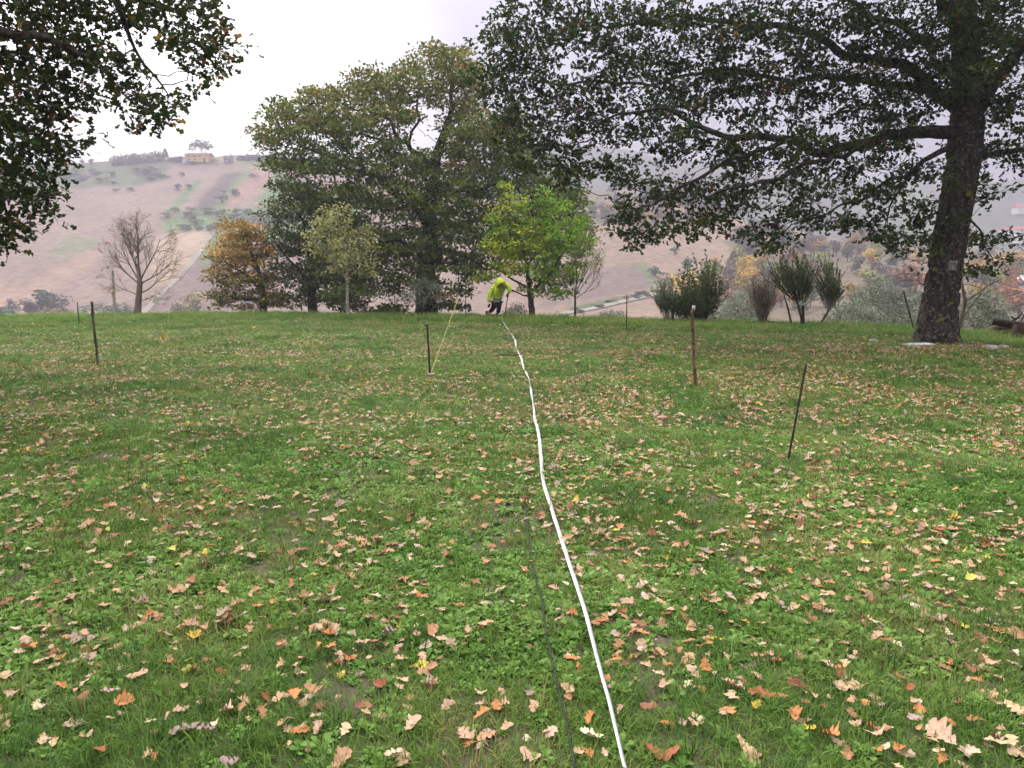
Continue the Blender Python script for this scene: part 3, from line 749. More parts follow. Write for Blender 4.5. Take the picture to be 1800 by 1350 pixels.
# ---- the oak whose boughs hang in from the left
def left_oak():
    rg = np.random.default_rng(23); Y = 10.5
    b = on_lawn(-560, 10.0)
    trunk = [(np.array(b) + np.array((0, 0, -0.1)), .5), (np.array(b) + np.array((0.1, 0, 1.2)), .4), (np.array(b) + np.array((0.15, .1, 3)), .37), (np.array(b) + np.array((0.2, .2, 5)), .28), (np.array(b) + np.array((0.2, .2, 8)), .14), (np.array(b) + np.array((0.3, .2, 10)), .05)]
    L = [[trunk[2], *line(Y, [(-330, 60, .2, -.2), (-150, -10, .16), (40, -60, .12), (180, -40, .08), (290, 20, .04)])],
         [trunk[2], *line(Y, [(-380, 180, .18, .3), (-200, 170, .13, .5), (-60, 190, .09, .6), (40, 220, .05, .6)])],
         [*line(Y, [(180, -40, .05), (230, 60, .025), (260, 120, .015), (285, 150, .01)])],
         [*line(Y, [(-150, -10, .1), (-60, 40, .07, -.6), (60, 60, .05, -.8), (140, 100, .03, -.8)])],
         [trunk[3], *line(Y, [(-420, -260, .16, 1), (-250, -380, .1, 2), (0, -420, .05, 2.5)])],
         [trunk[3], *line(Y, [(-900, -120, .16, 1), (-1150, -200, .1, 1.5)])],
         [trunk[3], *line(Y, [(-500, -300, .16, -2), (-420, -420, .08, -4)])],
         [*line(Y, [(-60, 190, .06, .6), (-20, 300, .04, .7), (10, 380, .02, .7)])]]
    bl = [(30, 30, 60, 45), (110, 30, 55, 40), (190, 20, 55, 30), (270, 12, 50, 22), (350, 12, 45, 22), (380, 60, 32, 34), (345, 90, 38, 32), (385, 92, 18, 26), (366, 118, 26, 12), (300, 60, 28, 25, 0, .8, .6), (30, 110, 60, 45), (110, 105, 50, 38), (170, 95, 36, 30),
          (40, 180, 60, 40), (120, 175, 42, 36), (195, 130, 34, 24), (220, 165, 24, 16), (250, 190, 30, 18, 0, .8), (270, 205, 36, 14, 0, .7), (300, 188, 22, 12, 0, .6), (228, 225, 10, 8, 0, .4), (310, 165, 16, 14, 0, .5, .6), (110, 235, 36, 18), (20, 250, 60, 36), (80, 260, 42, 24), (60, 310, 48, 28), (10, 330, 50, 30), (70, 350, 26, 18),
          (20, 390, 42, 26), (0, 430, 28, 20), (-40, 300, 60, 60), (-60, 400, 50, 40), (60, -40, 90, 40), (200, -50, 90, 35), (330, -40, 60, 30)]
    for k in range(34):
        a = rg.random() * 2 * math.pi; r = rg.random() ** 0.5
        bl.append((-560 + 800 * r * math.cos(a), -90 - 520 * (1 - r * r) * rg.random(), 110, 80, 5.2 * r * math.sin(a), 1.4, 0.22))
    for k in range(10): bl.append((-250 - 700 * rg.random(), 60 + 240 * rg.random(), 90, 60, rg.normal() * 2, 1.2, .3))
    attr = blobs_points(bl, Y, 48, rg, default_d=0.85)
    sk = skeleton(trunk, L, attr, 0.13, 0.12, rg, wob=.04, jitter=0.28, grav=-0.06, iters=200)
    ms, rad = bark_meshes(sk, 0.0045, 0.42, 'limb')
    root = tree_object('oak_tree', 'oak whose leafy boughs hang in from the left edge of the photo', 'tree', b)
    for k in sorted(ms): obj('trunk' if k == 0 else 'limb', localise(ms[k], b), M_BARK_OAK, root)
    pal = [(5, (0.03, 0.056, 0.012)), (3, (0.046, 0.07, 0.014)), (1.2, (0.075, 0.078, 0.018)), (0.28, (0.16, 0.09, 0.025)), (0.25, (0.28, 0.19, 0.035)), (0.15, (0.13, 0.055, 0.022))]
    f1 = foliage(sk, rad, 3.0, 0.16, 0.095, pal, rg, 'lobed_low', 3, 0.2, 0.4, width=1.25)
    f2 = clumps(attr, .235, (.22, .22, .14), 19, .095, pal, rg, 'lobed_low', 1.25, droop=.35)
    fo = [np.concatenate([f1[k], f2[k]]) for k in range(5)]
    me = leaves_mesh('crown', *fo, 'lobed_low', 1.25); tag(obj('crown', localise(me, b), M_LEAF, root), kind='stuff')
left_oak()

# ---- the round oak in the middle
def middle_oak():
    rg = np.random.default_rng(5); Y = 37.0
    b = on_lawn(748, Y); bz = b.z
    trunk = [(np.array((b.x, Y, bz - .2)), .62), *line(Y, [(748, 530, .5), (751, 480, .46), (755, 420, .38), (758, 350, .32), (764, 290, .25), (782, 235, .18), (794, 180, .1), (796, 140, .05)])]
    L = [line(Y, [(755, 400, 0.170), (705, 340, 0.136, -.8), (640, 300, 0.102, -1.2), (570, 275, 0.068, -1.5), (510, 255, 0.034, -1.5)]),
         line(Y, [(762, 310, 0.136), (722, 255, 0.109, .3), (670, 210, 0.068, .5), (620, 180, 0.034, .5)]),
         line(Y, [(756, 350, 0.136), (820, 330, 0.109, -1), (890, 328, 0.082, -1.6), (950, 340, 0.041, -2)]),
         line(Y, [(751, 470, 0.163), (785, 448, 0.109, -1), (820, 450, 0.068, -1.6), (870, 480, 0.034, -2)]),
         line(Y, [(752, 450, 0.136), (700, 430, 0.095, -2), (640, 420, 0.054, -3), (590, 430, 0.027, -3.2)]),
         line(Y, [(764, 285, 0.109), (830, 230, 0.068, .6), (880, 220, 0.034, .8)]),
         line(Y, [(760, 330, 0.109), (690, 260, 0.082, 2.5), (600, 220, 0.041, 4)]),
         line(Y, [(758, 350, 0.109), (840, 280, 0.082, 2.5), (900, 250, 0.041, 4)]),
         line(Y, [(722, 255, 0.068, .3), (735, 190, 0.048, .3), (745, 140, 0.027, .3)]),
         line(Y, [(640, 300, 0.061, -1.2), (590, 240, 0.041, -1.2), (555, 190, 0.020, -1)])]
    sil = [(500, 205, 30, 28), (478, 245, 26, 30), (545, 188, 36, 32), (600, 178, 40, 32), (520, 230, 48, 38), (590, 230, 48, 36), (650, 165, 40, 36), (712, 138, 32, 32), (762, 114, 38, 28), (800, 126, 36, 34), (690, 165, 36, 34),
           (760, 165, 34, 26), (650, 230, 36, 30), (700, 215, 30, 22), (825, 180, 40, 38), (850, 235, 48, 40), (815, 240, 34, 30), (890, 250, 46, 44), (490, 290, 32, 28), (545, 290, 46, 32), (610, 290, 48, 32), (500, 330, 30, 20), (560, 345, 46, 30),
           (630, 345, 54, 34), (690, 310, 46, 34), (700, 365, 50, 36), (755, 350, 40, 36), (800, 310, 44, 34), (815, 365, 48, 36), (880, 320, 50, 40), (880, 385, 46, 40), (945, 330, 44, 34), (950, 385, 42, 38), (1000, 360, 32, 34), (1015, 410, 26, 30),
           (650, 410, 44, 34), (610, 400, 34, 30), (700, 425, 44, 34), (680, 475, 44, 32), (730, 460, 34, 28), (800, 420, 44, 30), (790, 470, 26, 20), (650, 515, 34, 20), (700, 520, 32, 18), (830, 470, 34, 24), (800, 510, 16, 26), (780, 535, 22, 10), (630, 535, 34, 12), (680, 538, 34, 12), (600, 490, 30, 26), (815, 535, 14, 12), (770, 515, 20, 16), (640, 460, 34, 30), (960, 440, 30, 26), (610, 520, 30, 20), (740, 420, 40, 30), (750, 490, 30, 24), (720, 500, 30, 24), (775, 440, 30, 26), (760, 390, 36, 30), (740, 300, 36, 30), (690, 265, 34, 26), (725, 345, 34, 28), (900, 430, 40, 34), (910, 290, 40, 40), (860, 440, 40, 30), (560, 222, 36, 30), (830, 130, 24, 26), (580, 470, 30, 30), (670, 440, 40, 30), (800, 270, 30, 26)]
    bl = []
    for px, py, rx, ry in sil:
        u = (px - 755) / 300.0; D = 4.4 * math.sqrt(max(0.05, 1 - u * u)) * (1 if py > 200 else 0.6)
        w = 0.8 if not (690 < px < 790 and 190 < py < 260) else 0.55
        for f in (-0.75, -0.1, 0.6):
            if f == 0.6 and py > 450: continue
            bl.append((px + rg.normal() * 6, py + rg.normal() * 5, rx * .97, ry * .97, f * D + (1.6 if px > 845 and py > 270 else 0), 1.05, w * (1.3 if f < -.5 else 1.0 if f < 0 else .8)))
    attr = blobs_points(bl, Y, 62, rg)
    sk = skeleton(trunk, L, attr, 0.28, 0.27, rg, wob=.16, jitter=0.3, iters=90)
    ms, rad = bark_meshes(sk, 0.011, 0.42, 'limb')
    root = tree_object('oak_tree', 'broad round-crowned oak in the middle, yellowing at the top', 'tree', b)
    for k in sorted(ms): obj('trunk' if k == 0 else 'limb', localise(ms[k], b), M_BARK_OAK, root)
    pal = [(5, (0.088, 0.132, 0.026)), (4, (0.124, 0.17, 0.034)), (2.0, (0.16, 0.195, 0.042)), (.15, (0.28, 0.2, 0.05)), (.06, (0.2, 0.1, 0.035))]
    def tint(pos, cols, r):
        h = np.clip((pos[:, 2] - float(zpy(Y, 270))) / 4.5, 0, 1)
        sel = r.random(len(pos)) < 0.15 + 0.75 * h * (fbm(pos[:, 0] * 0.5 + 7, pos[:, 2] * 0.5, 2) * 1.6)
        alt = np.where(r.random((len(pos), 1)) < 0.7, np.array([[0.19, 0.17, 0.045]]), np.array([[0.33, 0.22, 0.05]]))
        return np.where((sel & (h > 0.02))[:, None], alt * (0.8 + 0.4 * r.random((len(pos), 1))), cols)
    fo = clumps(attr, .64, (.62, .62, .36), 96, .15, pal, rg, 'diamond', 1.25, tint)
    me = leaves_mesh('crown', *fo[:5], fo[5], fo[6]); tag(obj('crown', localise(me, b), M_LEAF, root), kind='stuff')
middle_oak()

# ---- a general small tree or shrub
def small_tree(name, label, cat, px, Y, trunk_pts, limbs, blobs, per, step, kill, leaf, pal, seed, kind='kite', rtip=0.006, bark=None, depth=1.0, per_tip=5, spread=0.15, jitter=0.25, grav=0.0, maxtips=2, mat=None, droop=0.2, up=0.7, expo=0.42, group=None, width=1.0, color_fn=None, base=None, stem='trunk', leafname='crown', sides=3, clump=None):
    rg = np.random.default_rng(seed)
    b = on_lawn(px, Y) if base is None else base
    trunk = line(Y, trunk_pts); trunk[0] = (np.array((trunk[0][0][0], Y, b.z - 0.12)), trunk[0][1])
    L = [line(Y, q) for q in limbs]
    attr = blobs_points(blobs, Y, per * 4.5, rg, default_d=depth)
    sk = skeleton(trunk, L, attr, step, kill, rg, wob=.03, jitter=jitter, grav=grav, iters=110)
    ms, rad = bark_meshes(sk, rtip, expo, 'limb', sides)
    root = tree_object(name, label, cat, b)
    if group: root['group'] = group
    for k in sorted(ms): obj(stem if k == 0 else 'limb', localise(ms[k], b), bark or M_BARK, root)
    if per_tip > 0:
        fo = foliage(sk, rad, per_tip, spread, leaf, pal, rg, kind, maxtips, droop, up, color_fn=color_fn, width=width) if clump is None else clumps(attr, *clump, leaf, pal, rg, 'diamond', 1.25, color_fn)
        me = leaves_mesh(leafname, *fo[:5], fo[5], fo[6]); tag(obj(leafname, localise(me, b), mat or M_LEAF, root), kind='stuff')
    return root

Y_ = 35.0
def branchy(acc, p, d, L, r, depth, rg, spread=.55, up=.12, kids=5, tips=None, rmin=.003, wob=.10):
    """a branch with side branches, grown recursively"""
    n = max(3, int(4 + L * 2)); P = [np.array(p, float)]; d = np.array(d, float); d /= np.linalg.norm(d)
    for k in range(n):
        d = d + rg.normal(size=3) * wob + np.array((0, 0, up)) / n * 2; d /= np.linalg.norm(d); P.append(P[-1] + d * L / n)
    R = np.linspace(r, max(r * .3, rmin * .7), n + 1)
    acc.tube(P, R, 8 if r > .05 else 5 if r > .015 else 3, False)
    if tips is not None and depth <= 1: tips.extend([(q, d) for q in P[2:]])
    if depth <= 0: return
    m = max(2, int(kids * (.8 + .5 * rg.random())))
    for k in range(m):
        t = .25 + .75 * (k + rg.random()) / m; f = min(t * n, n - 1e-3); i = int(f); q = P[i] + (P[i + 1] - P[i]) * (f - i)
        dd = P[i + 1] - P[i]; dd /= np.linalg.norm(dd); s_ = np.cross(dd, rg.normal(size=3)); s_ /= np.linalg.norm(s_); a_ = spread * (.7 + .6 * rg.random())
        branchy(acc, q, dd * math.cos(a_) + s_ * math.sin(a_), L * (.62 - .25 * t) * (.75 + .5 * rg.random()), max(rmin, R[i] * .6), depth - 1, rg, spread, up, kids, tips, rmin, wob)
def leaf_object(name, tips, per, size, pal, rg, parent, base, kind='slim', spread=.03, mat=None, along=.6, width=1.0, ns=.5):
    P = np.array([t[0] for t in tips]); D = np.array([t[1] for t in tips]); c = rg.poisson(per, len(P)); P = np.repeat(P, c, 0); D = np.repeat(D, c, 0); n = len(P)
    if n == 0: return
    P = P + rg.normal(size=(n, 3)) * spread; ax = D * along + rg.normal(size=(n, 3)) * ns; nr = rg.normal(size=(n, 3))
    cc = np.array([q[1] for q in pal]); w = np.array([q[0] for q in pal], float); w /= w.sum()
    C = cc[rg.choice(len(cc), n, p=w)] * (.75 + .5 * rg.random((n, 1)))
    me = leaves_mesh(name, P, ax, nr, size * (.65 + .7 * rg.random(n)), C, kind, width)
    tag(obj(name, localise(me, base), mat or M_LEAF, parent), kind='stuff')
def bare_tree():
    rg = np.random.default_rng(31); Y = 34.0; b = on_lawn(242, Y); root = tree_object('bare_tree', 'nearly bare tree with spreading thin branches at the left crest of the lawn', 'tree', b)
    a = Acc(); T = line(Y, [(241, 562, .2), (242, 545, .15), (244, 520, .125), (246, 498, .11), (243, 470, .08)]); a.tube([t[0] for t in T], [t[1] for t in T], 10)
    obj('trunk', localise(a.mesh('trunk'), b), M_BARK_GREY, root); tips = []
    for (x0, y0, x1, y1, r, dy) in [(246, 500, 168, 440, .055, -.3), (246, 498, 196, 405, .05, .4), (244, 485, 218, 380, .05, 0), (243, 470, 238, 372, .055, .2), (244, 478, 262, 378, .055, -.2), (246, 495, 290, 400, .05, .3), (246, 500, 318, 450, .05, -.3), (247, 515, 330, 488, .045, .2), (243, 520, 180, 492, .035, .5), (246, 490, 250, 400, .05, -.9), (245, 492, 232, 410, .05, 1.0), (248, 528, 300, 520, .025, -.4)]:
        p0, p1 = np.array(at(x0, y0, Y)), np.array(at(x1, y1, Y + dy)); a = Acc(); v = p1 - p0
        branchy(a, p0, v, np.linalg.norm(v) * .80, r * .8, 3, rg, .62, .03, 6, tips, .0036, .07)
        obj('limb', localise(a.mesh('limb'), b), M_BARK_GREY, root)
    tips = [t for t in tips if t[0][2] < float(zpy(Y, 455)) or rg.random() < .25]
    leaf_object('leaves', tips, .022, .11, [(3, (0.45, 0.3, 0.06)), (2, (0.38, 0.2, 0.07))], rg, root, b, 'diamond', .05)
bare_tree()
small_tree('orange_tree', 'small tree in orange-brown autumn leaf at the left of the tree group', 'tree', 462, 36.0,
    [(463, 560, .2), (462, 520, .16), (455, 480, .1), (440, 440, .06), (432, 410, .03)], [[(462, 510, .08), (430, 480, .05, -.5), (395, 460, .03, -.8)], [(462, 530, .07), (420, 525, .05, -.6), (385, 520, .02, -.8)]],
    [(425, 415, 34, 28, 0, 1.2), (400, 450, 34, 26, 0, 1.3), (440, 450, 34, 30, 0, 1.3), (395, 485, 28, 22, 0, 1.3), (440, 500, 36, 24, 0, 1.3), (395, 525, 30, 20, 0, 1.3), (445, 532, 34, 14, 0, 1.3), (478, 525, 24, 18, 0, 1)],
    95, .22, .2, .13, [(4, (0.42, 0.26, 0.08)), (3, (0.38, 0.27, 0.08)), (1.5, (0.26, 0.22, 0.065)), (.6, (0.36, 0.15, 0.05))], 33, per_tip=17, spread=.28, rtip=.009, clump=(.42, (.42, .42, .26), 62),
    color_fn=lambda p, c, r: np.where((r.random(len(p)) < np.clip((float(zpy(36, 470)) - p[:, 2]) / 1.2, 0, .75))[:, None], np.array([[0.15, 0.16, 0.05]]) * (0.7 + .5 * r.random((len(p), 1))), c))
small_tree('green_tree', 'dense dark green tree between the orange tree and the round oak', 'tree', 548, 38.0,
    [(550, 560, .25), (549, 500, .2), (545, 450, .12), (535, 400, .06)], [[(549, 500, .1), (510, 460, .06, -.8), (490, 430, .03, -1)], [(549, 510, .1), (600, 470, .06, -.8), (620, 440, .03, -1)]],
    [(500, 385, 34, 30, 0, 1.5), (545, 370, 42, 30, 0, 1.6), (590, 385, 34, 30, 0, 1.6), (490, 430, 32, 34, 0, 1.6), (540, 430, 44, 36, 0, 1.7), (590, 440, 38, 34, 0, 1.7), (500, 485, 36, 28, 0, 1.6), (560, 490, 44, 30, 0, 1.7), (615, 490, 34, 28, 0, 1.6), (520, 528, 40, 16, 0, 1.5), (590, 530, 40, 14, 0, 1.5)],
    80, .26, .23, .14, [(5, (0.08, 0.12, 0.038)), (4, (0.105, 0.145, 0.045)), (1, (0.13, 0.12, 0.04)), (.4, (0.22, 0.13, 0.04))], 35, per_tip=20, spread=.33, rtip=.01, clump=(.55, (.55, .55, .34), 85))
small_tree('pale_sapling', 'slender sapling with white trunk and pale yellow-green leaves', 'tree', 612, 31.6,
    [(612, 560, .075), (611, 520, .065), (610, 480, .055), (606, 440, .04), (598, 400, .02), (592, 372, .01)], [[(610, 490, .03), (585, 460, .02, -.4), (565, 430, .01, -.5)], [(610, 480, .03), (632, 450, .02, .3), (648, 425, .01, .4)], [(610, 470, .03), (625, 430, .02, -.4), (632, 400, .01, -.5)], [(609, 495, .025), (590, 470, .015, .3), (580, 450, .01, .3)]],
    [(570, 385, 26, 26, 0, .7), (600, 390, 30, 34, 0, .7), (560, 425, 24, 26, 0, .7), (600, 435, 36, 28, 0, .8), (640, 430, 26, 32, 0, .7), (612, 465, 36, 20, 0, .8), (655, 470, 14, 16, 0, .5)],
    52, .17, .15, .12, [(4, (0.42, 0.43, 0.17)), (3, (0.32, 0.35, 0.12)), (2, (0.5, 0.46, 0.15))], 37, per_tip=6, spread=.18, rtip=.005, bark=M_BIRCH, mat=M_LEAF_SOFT, maxtips=2, droop=.6)
def maple_tint(p, c, r):
    u = np.clip((900 + F * p[:, 0] / p[:, 1] - 930) / 60.0, -1, 1)
    s = r.random(len(p)) < np.clip(0.38 - 0.5 * u, 0.03, 0.7) * (fbm(p[:, 0] * 1.1, p[:, 2] * 1.1, 2) * 1.7)
    return np.where(s[:, None], np.array([[0.6, 0.6, 0.06]]) * (0.75 + .4 * r.random((len(p), 1))), c)
small_tree('maple_tree', 'bright green young tree with yellow patches behind the bent person', 'tree', 935, 33.0,
    [(935, 562, .15), (934, 530, .125), (930, 500, .1), (925, 460, .07), (915, 420, .045), (900, 370, .02), (889, 335, .01)],
    [[(932, 515, .07), (965, 480, .05, -.4), (995, 440, .03, -.6)], [(932, 510, .06), (900, 490, .04, -.4), (870, 470, .02, -.6)], [(926, 470, .05), (960, 420, .035, .5), (975, 380, .015, .6)], [(930, 520, .04), (880, 505, .025, -.6), (845, 488, .012, -.8)]],
    [(889, 345, 8, 24, 0, .35, 3), (880, 388, 20, 24, 0, .7), (912, 372, 12, 26, 0, .6), (925, 405, 20, 20, 0, .8), (958, 368, 14, 28, 0, .7), (990, 385, 14, 26, 0, .7), (1018, 398, 12, 18, 0, .6), (958, 348, 7, 18, 0, .3, 2), (928, 352, 7, 18, 0, .3, 2), (1000, 372, 7, 16, 0, .3, 2), (965, 405, 24, 20, 0, .9), (1005, 415, 22, 20, 0, .9), (875, 430, 26, 26, 0, 1), (920, 430, 34, 30, 0, 1.2), (970, 430, 36, 32, 0, 1.2), (1015, 430, 26, 30, 0, 1), (905, 470, 40, 20, 0, 1.1), (960, 480, 36, 24, 0, 1.2), (1000, 480, 26, 24, 0, 1), (850, 490, 26, 9, 0, .6), (985, 515, 24, 16, 0, .8), (940, 512, 20, 10, 0, .7)],
    95, .18, .17, .13, [(4, (0.16, 0.29, 0.035)), (4, (0.22, 0.37, 0.045)), (2, (0.31, 0.44, 0.06))], 39, per_tip=10, spread=.2, rtip=.006, clump=(.36, (.36, .36, .24), 48), mat=M_LEAF_SOFT, color_fn=maple_tint)

def young_tree():
    rg = np.random.default_rng(41); Y = 31.5; b = on_lawn(1011, Y); root = tree_object('young_tree', 'thin upright young tree with few leaves right of the bright green tree', 'tree', b); tips = []
    a = Acc(); T = line(Y, [(1011, 568, .055), (1011, 540, .045), (1011, 520, .04), (1013, 500, .03)]); a.tube([t[0] for t in T], [t[1] for t in T], 8); obj('trunk', localise(a.mesh('trunk'), b), M_BARK, root)
    for (x0, y0, x1, y1) in [(1011, 520, 1060, 470), (1011, 522, 1048, 440), (1012, 505, 1034, 430), (1013, 500, 1018, 440), (1011, 525, 1066, 492), (1011, 518, 1002, 455), (1011, 525, 990, 490), (1012, 510, 1040, 480)]:
        p0, p1 = np.array(at(x0, y0, Y)), np.array(at(x1, y1, Y + rg.normal() * .3)); a = Acc(); branchy(a, p0, p1 - p0, np.linalg.norm(p1 - p0), .018, 2, rg, .4, .25, 6, tips, .0035, .06); obj('limb', localise(a.mesh('limb'), b), M_TWIG, root)
    leaf_object('leaves', tips, .8, .075, [(3, (0.2, 0.24, 0.08)), (2, (0.27, 0.28, 0.1))], rg, root, b, 'diamond', .05)
young_tree()
SILVER = [(4, (0.19, 0.22, 0.16)), (3, (0.25, 0.28, 0.21)), (1.5, (0.36, 0.38, 0.31)), (1, (0.12, 0.15, 0.09))]
small_tree('silver_shrub', 'silver-grey feathery shrub in front of the round oak trunk', 'shrub', 742, 32.0, [(742, 560, .05), (742, 535, .04), (744, 510, .02)], [[(742, 540, .025), (720, 520, .01)], [(743, 535, .025), (765, 515, .01)]],
    [(730, 520, 30, 22, 0, .6), (760, 512, 22, 22, 0, .6), (742, 495, 18, 12, 0, .4), (715, 528, 14, 12, 0, .4)], 120, .11, .1, .08, SILVER, 43, 'slim', .004, per_tip=8, spread=.13, maxtips=2, width=1.4)
# shrubs and brooms along the right crest
DK = [(4, (0.05, 0.085, 0.03)), (3, (0.075, 0.11, 0.04)), (1, (0.12, 0.13, 0.06))]

def stem_shrub(name, label, foot, heads, n, pal, seed, mat_stem, leaf=.06, per=3.0, r=.009, width=1.2, cone=.6, sub=1, stems=(), up=.3, spread=.02, kids=5, ns=.4):
    """shrub of many upswept stems; heads: (px, py, dY) of the points the stems start from, (px1, py1) targets are spread over the crown"""
    rg = np.random.default_rng(seed); px, Y = foot; b = on_lawn(px, Y); root = tree_object(name, label, 'shrub', b); tips = []
    for st in stems:
        a = Acc(); T = line(Y, st); a.tube([t[0] for t in T], [t[1] for t in T], 8); obj('stem', localise(a.mesh('stem'), b), mat_stem, root)
    a = Acc()
    for (x0, y0, x1a, x1b, y1, k) in heads:
        for i in range(int(n * k)):
            p0 = np.array(at(x0 + rg.normal() * 4, y0 + rg.normal() * 3, Y + rg.normal() * .15)); u = rg.random(); x1 = x1a + (x1b - x1a) * u
            edge = abs(u - .5) * 2; p1 = np.array(at(x1, y1 + (y0 - y1) * (.10 * rg.random() + .45 * edge ** 2.2) + rg.normal() * 3, Y + rg.normal() * .5))
            v = p1 - p0; v0 = v.copy(); v0[2] *= .75
            branchy(a, p0, v0, np.linalg.norm(v) * (.5 + .62 * rg.random()), r * (.7 + .6 * rg.random()), sub, rg, .38, up, kids, tips, .003, .06)
    tag(obj('stems', localise(a.mesh('stems'), b), mat_stem, root), kind='stuff')
    leaf_object('leaves', tips, per, leaf, pal, rg, root, b, 'slim', spread, along=1.0, width=width, ns=ns)
DK = [(4, (0.05, 0.085, 0.03)), (3, (0.075, 0.11, 0.04)), (1, (0.12, 0.13, 0.06))]
BROOM = [(3, (0.065, 0.085, 0.035)), (3, (0.09, 0.115, 0.05)), (2, (0.13, 0.155, 0.08))]
stem_shrub('broad_shrub', 'broad dark green many-stemmed shrub behind the reddish stake', (1222, 27.8), [(1215, 566, 1185, 1235, 492, 1), (1235, 566, 1225, 1272, 478, 1.2), (1200, 566, 1170, 1215, 520, .6), (1228, 568, 1200, 1275, 530, .8)], 30, DK, 45, M_TWIG, .085, 5.0, .01, 1.7)
stem_shrub('grey_shrub', 'small grey-green shrub left of the broad dark shrub by a black post', (1172, 28.4), [(1175, 560, 1148, 1198, 508, 1)], 42, [(3, (0.12, 0.15, 0.09)), (2, (0.18, 0.21, 0.14))], 47, M_TWIG, .075, 4.5, .007, 1.6)
stem_shrub('brown_bush', 'brown twiggy half-dead bush left of the two broom trees', (1342, 27.0), [(1340, 570, 1308, 1375, 488, 1.6)], 44, [(3, (0.13, 0.08, 0.05)), (1, (0.12, 0.11, 0.05))], 49, M_TWIG, .045, 1.6, .008, 1.2, kids=7)
stem_shrub('broom_tree', 'taller broom tree with upswept feathery branches on two dark stems', (1408, 26.3), [(1396, 528, 1345, 1400, 474, 1), (1402, 526, 1375, 1428, 456, 1.7), (1408, 530, 1405, 1442, 486, .8)], 30, BROOM, 51, M_BARK, .12, 3.4, .009, .8, kids=4, ns=.16, spread=.012,
    stems=[[(1410, 580, .05), (1409, 560, .045), (1404, 540, .04), (1400, 526, .03)], [(1393, 578, .04), (1388, 555, .035), (1384, 538, .03), (1378, 520, .02)]])
stem_shrub('broom_tree', 'smaller broom tree with a crooked pale leaning stem', (1437, 26.0), [(1458, 540, 1432, 1480, 474, 1.5), (1462, 540, 1455, 1490, 500, .6)], 30, BROOM, 53, M_BARK_GREY, .115, 3.4, .009, .8, kids=4, ns=.16, spread=.012, stems=[[(1437, 584, .05), (1444, 566, .045), (1453, 552, .045), (1459, 538, .035)]])
# olive trees just over the crest
def olive(px, py, rx, ry, Y, seed, label):
    b = on_lawn(px, Y)
    bl = [(px + dx * rx, py + dy * ry, rx * .5, ry * .5, dz, 1.0) for dx, dy, dz in ((-.5, .3, 0), (.5, .3, 0), (0, -.4, 0), (-.4, -.1, .5), (.4, -.15, -.5), (0, .4, -.8), (-.7, .6, 0), (.7, .6, .3))]
    pyb = 675 - F * (((b.z - CAMZ) * CT + Y * ST) / (Y * CT - (b.z - CAMZ) * ST))
    small_tree('olive_tree', label, 'tree', px, Y, [(px, pyb, .11), (px + 2, pyb * .6 + py * .4, .08), (px - 2, py + .2 * ry, .04)], [[(px, pyb * .7 + py * .3, .05), (px - rx * .4, py, .015)], [(px, pyb * .65 + py * .35, .05), (px + rx * .4, py - .1 * ry, .015)]],
        bl, 62, .17, .16, .1, SILVER, seed, 'slim', .006, per_tip=24, spread=.26, maxtips=2, width=2.0, bark=M_BARK_GREY, droop=0.0, up=.5)
olive(1300, 540, 34, 38, 33, 61, 'silvery olive tree between the broad dark shrub and the brown bush')
olive(1495, 560, 48, 34, 30, 62, 'low silvery olive tree just right of the crooked broom tree')
olive(1545, 535, 56, 52, 33, 63, 'large silvery olive tree left of the big oak trunk')
olive(1610, 550, 40, 42, 31, 64, 'silvery olive tree directly behind the big oak trunk')
olive(1720, 545, 52, 42, 30, 65, 'dull grey-green olive tree right of the big oak trunk')
olive(1075, 562, 32, 18, 38, 66, 'small silvery olive top peeping over the crest near the thin rusty rod')
olive(905, 552, 26, 22, 40, 67, 'small grey olive top behind the walking stick')
olive(985, 562, 24, 12, 39, 68, 'low grey olive top between the two young trees')
# bare fruit trees by the trunk

def sapling(label, foot, Y, stems, limbs, seed):
    rg = np.random.default_rng(seed); b = on_lawn(foot, Y); root = tree_object('bare_sapling', label, 'tree', b)
    a = Acc(); T = line(Y, stems); a.tube([t[0] for t in T], [t[1] for t in T], 8); obj('trunk', localise(a.mesh('trunk'), b), M_BARK_GREY, root)
    for (x0, y0, x1, y1, r) in limbs:
        p0, p1 = np.array(at(x0, y0, Y)), np.array(at(x1, y1, Y + rg.normal() * .3)); a = Acc(); branchy(a, p0, p1 - p0, np.linalg.norm(p1 - p0), r, 2, rg, .6, .0, 5, None, .003, .14); obj('limb', localise(a.mesh('limb'), b), M_TWIG, root)
sapling('bare crooked young tree leaning beside the right of the big oak trunk', 1682, 24.5, [(1682, 592, .07), (1690, 562, .06), (1697, 530, .055), (1692, 505, .04), (1690, 488, .025)], [(1697, 530, 1765, 480, .025), (1692, 560, 1740, 505, .025), (1690, 495, 1712, 470, .012), (1700, 565, 1760, 540, .015), (1692, 500, 1740, 492, .015), (1740, 505, 1790, 478, .012), (1690, 490, 1676, 468, .01)], 71)
sapling('bare thin tree with arching twigs just left of the big oak trunk', 1640, 26.0, [(1642, 582, .05), (1638, 530, .045), (1632, 503, .04), (1616, 497, .03)], [(1618, 497, 1575, 512, .014), (1616, 496, 1613, 478, .016), (1613, 480, 1580, 470, .01), (1613, 480, 1632, 462, .01), (1616, 494, 1582, 484, .012), (1614, 486, 1600, 462, .008)], 73)

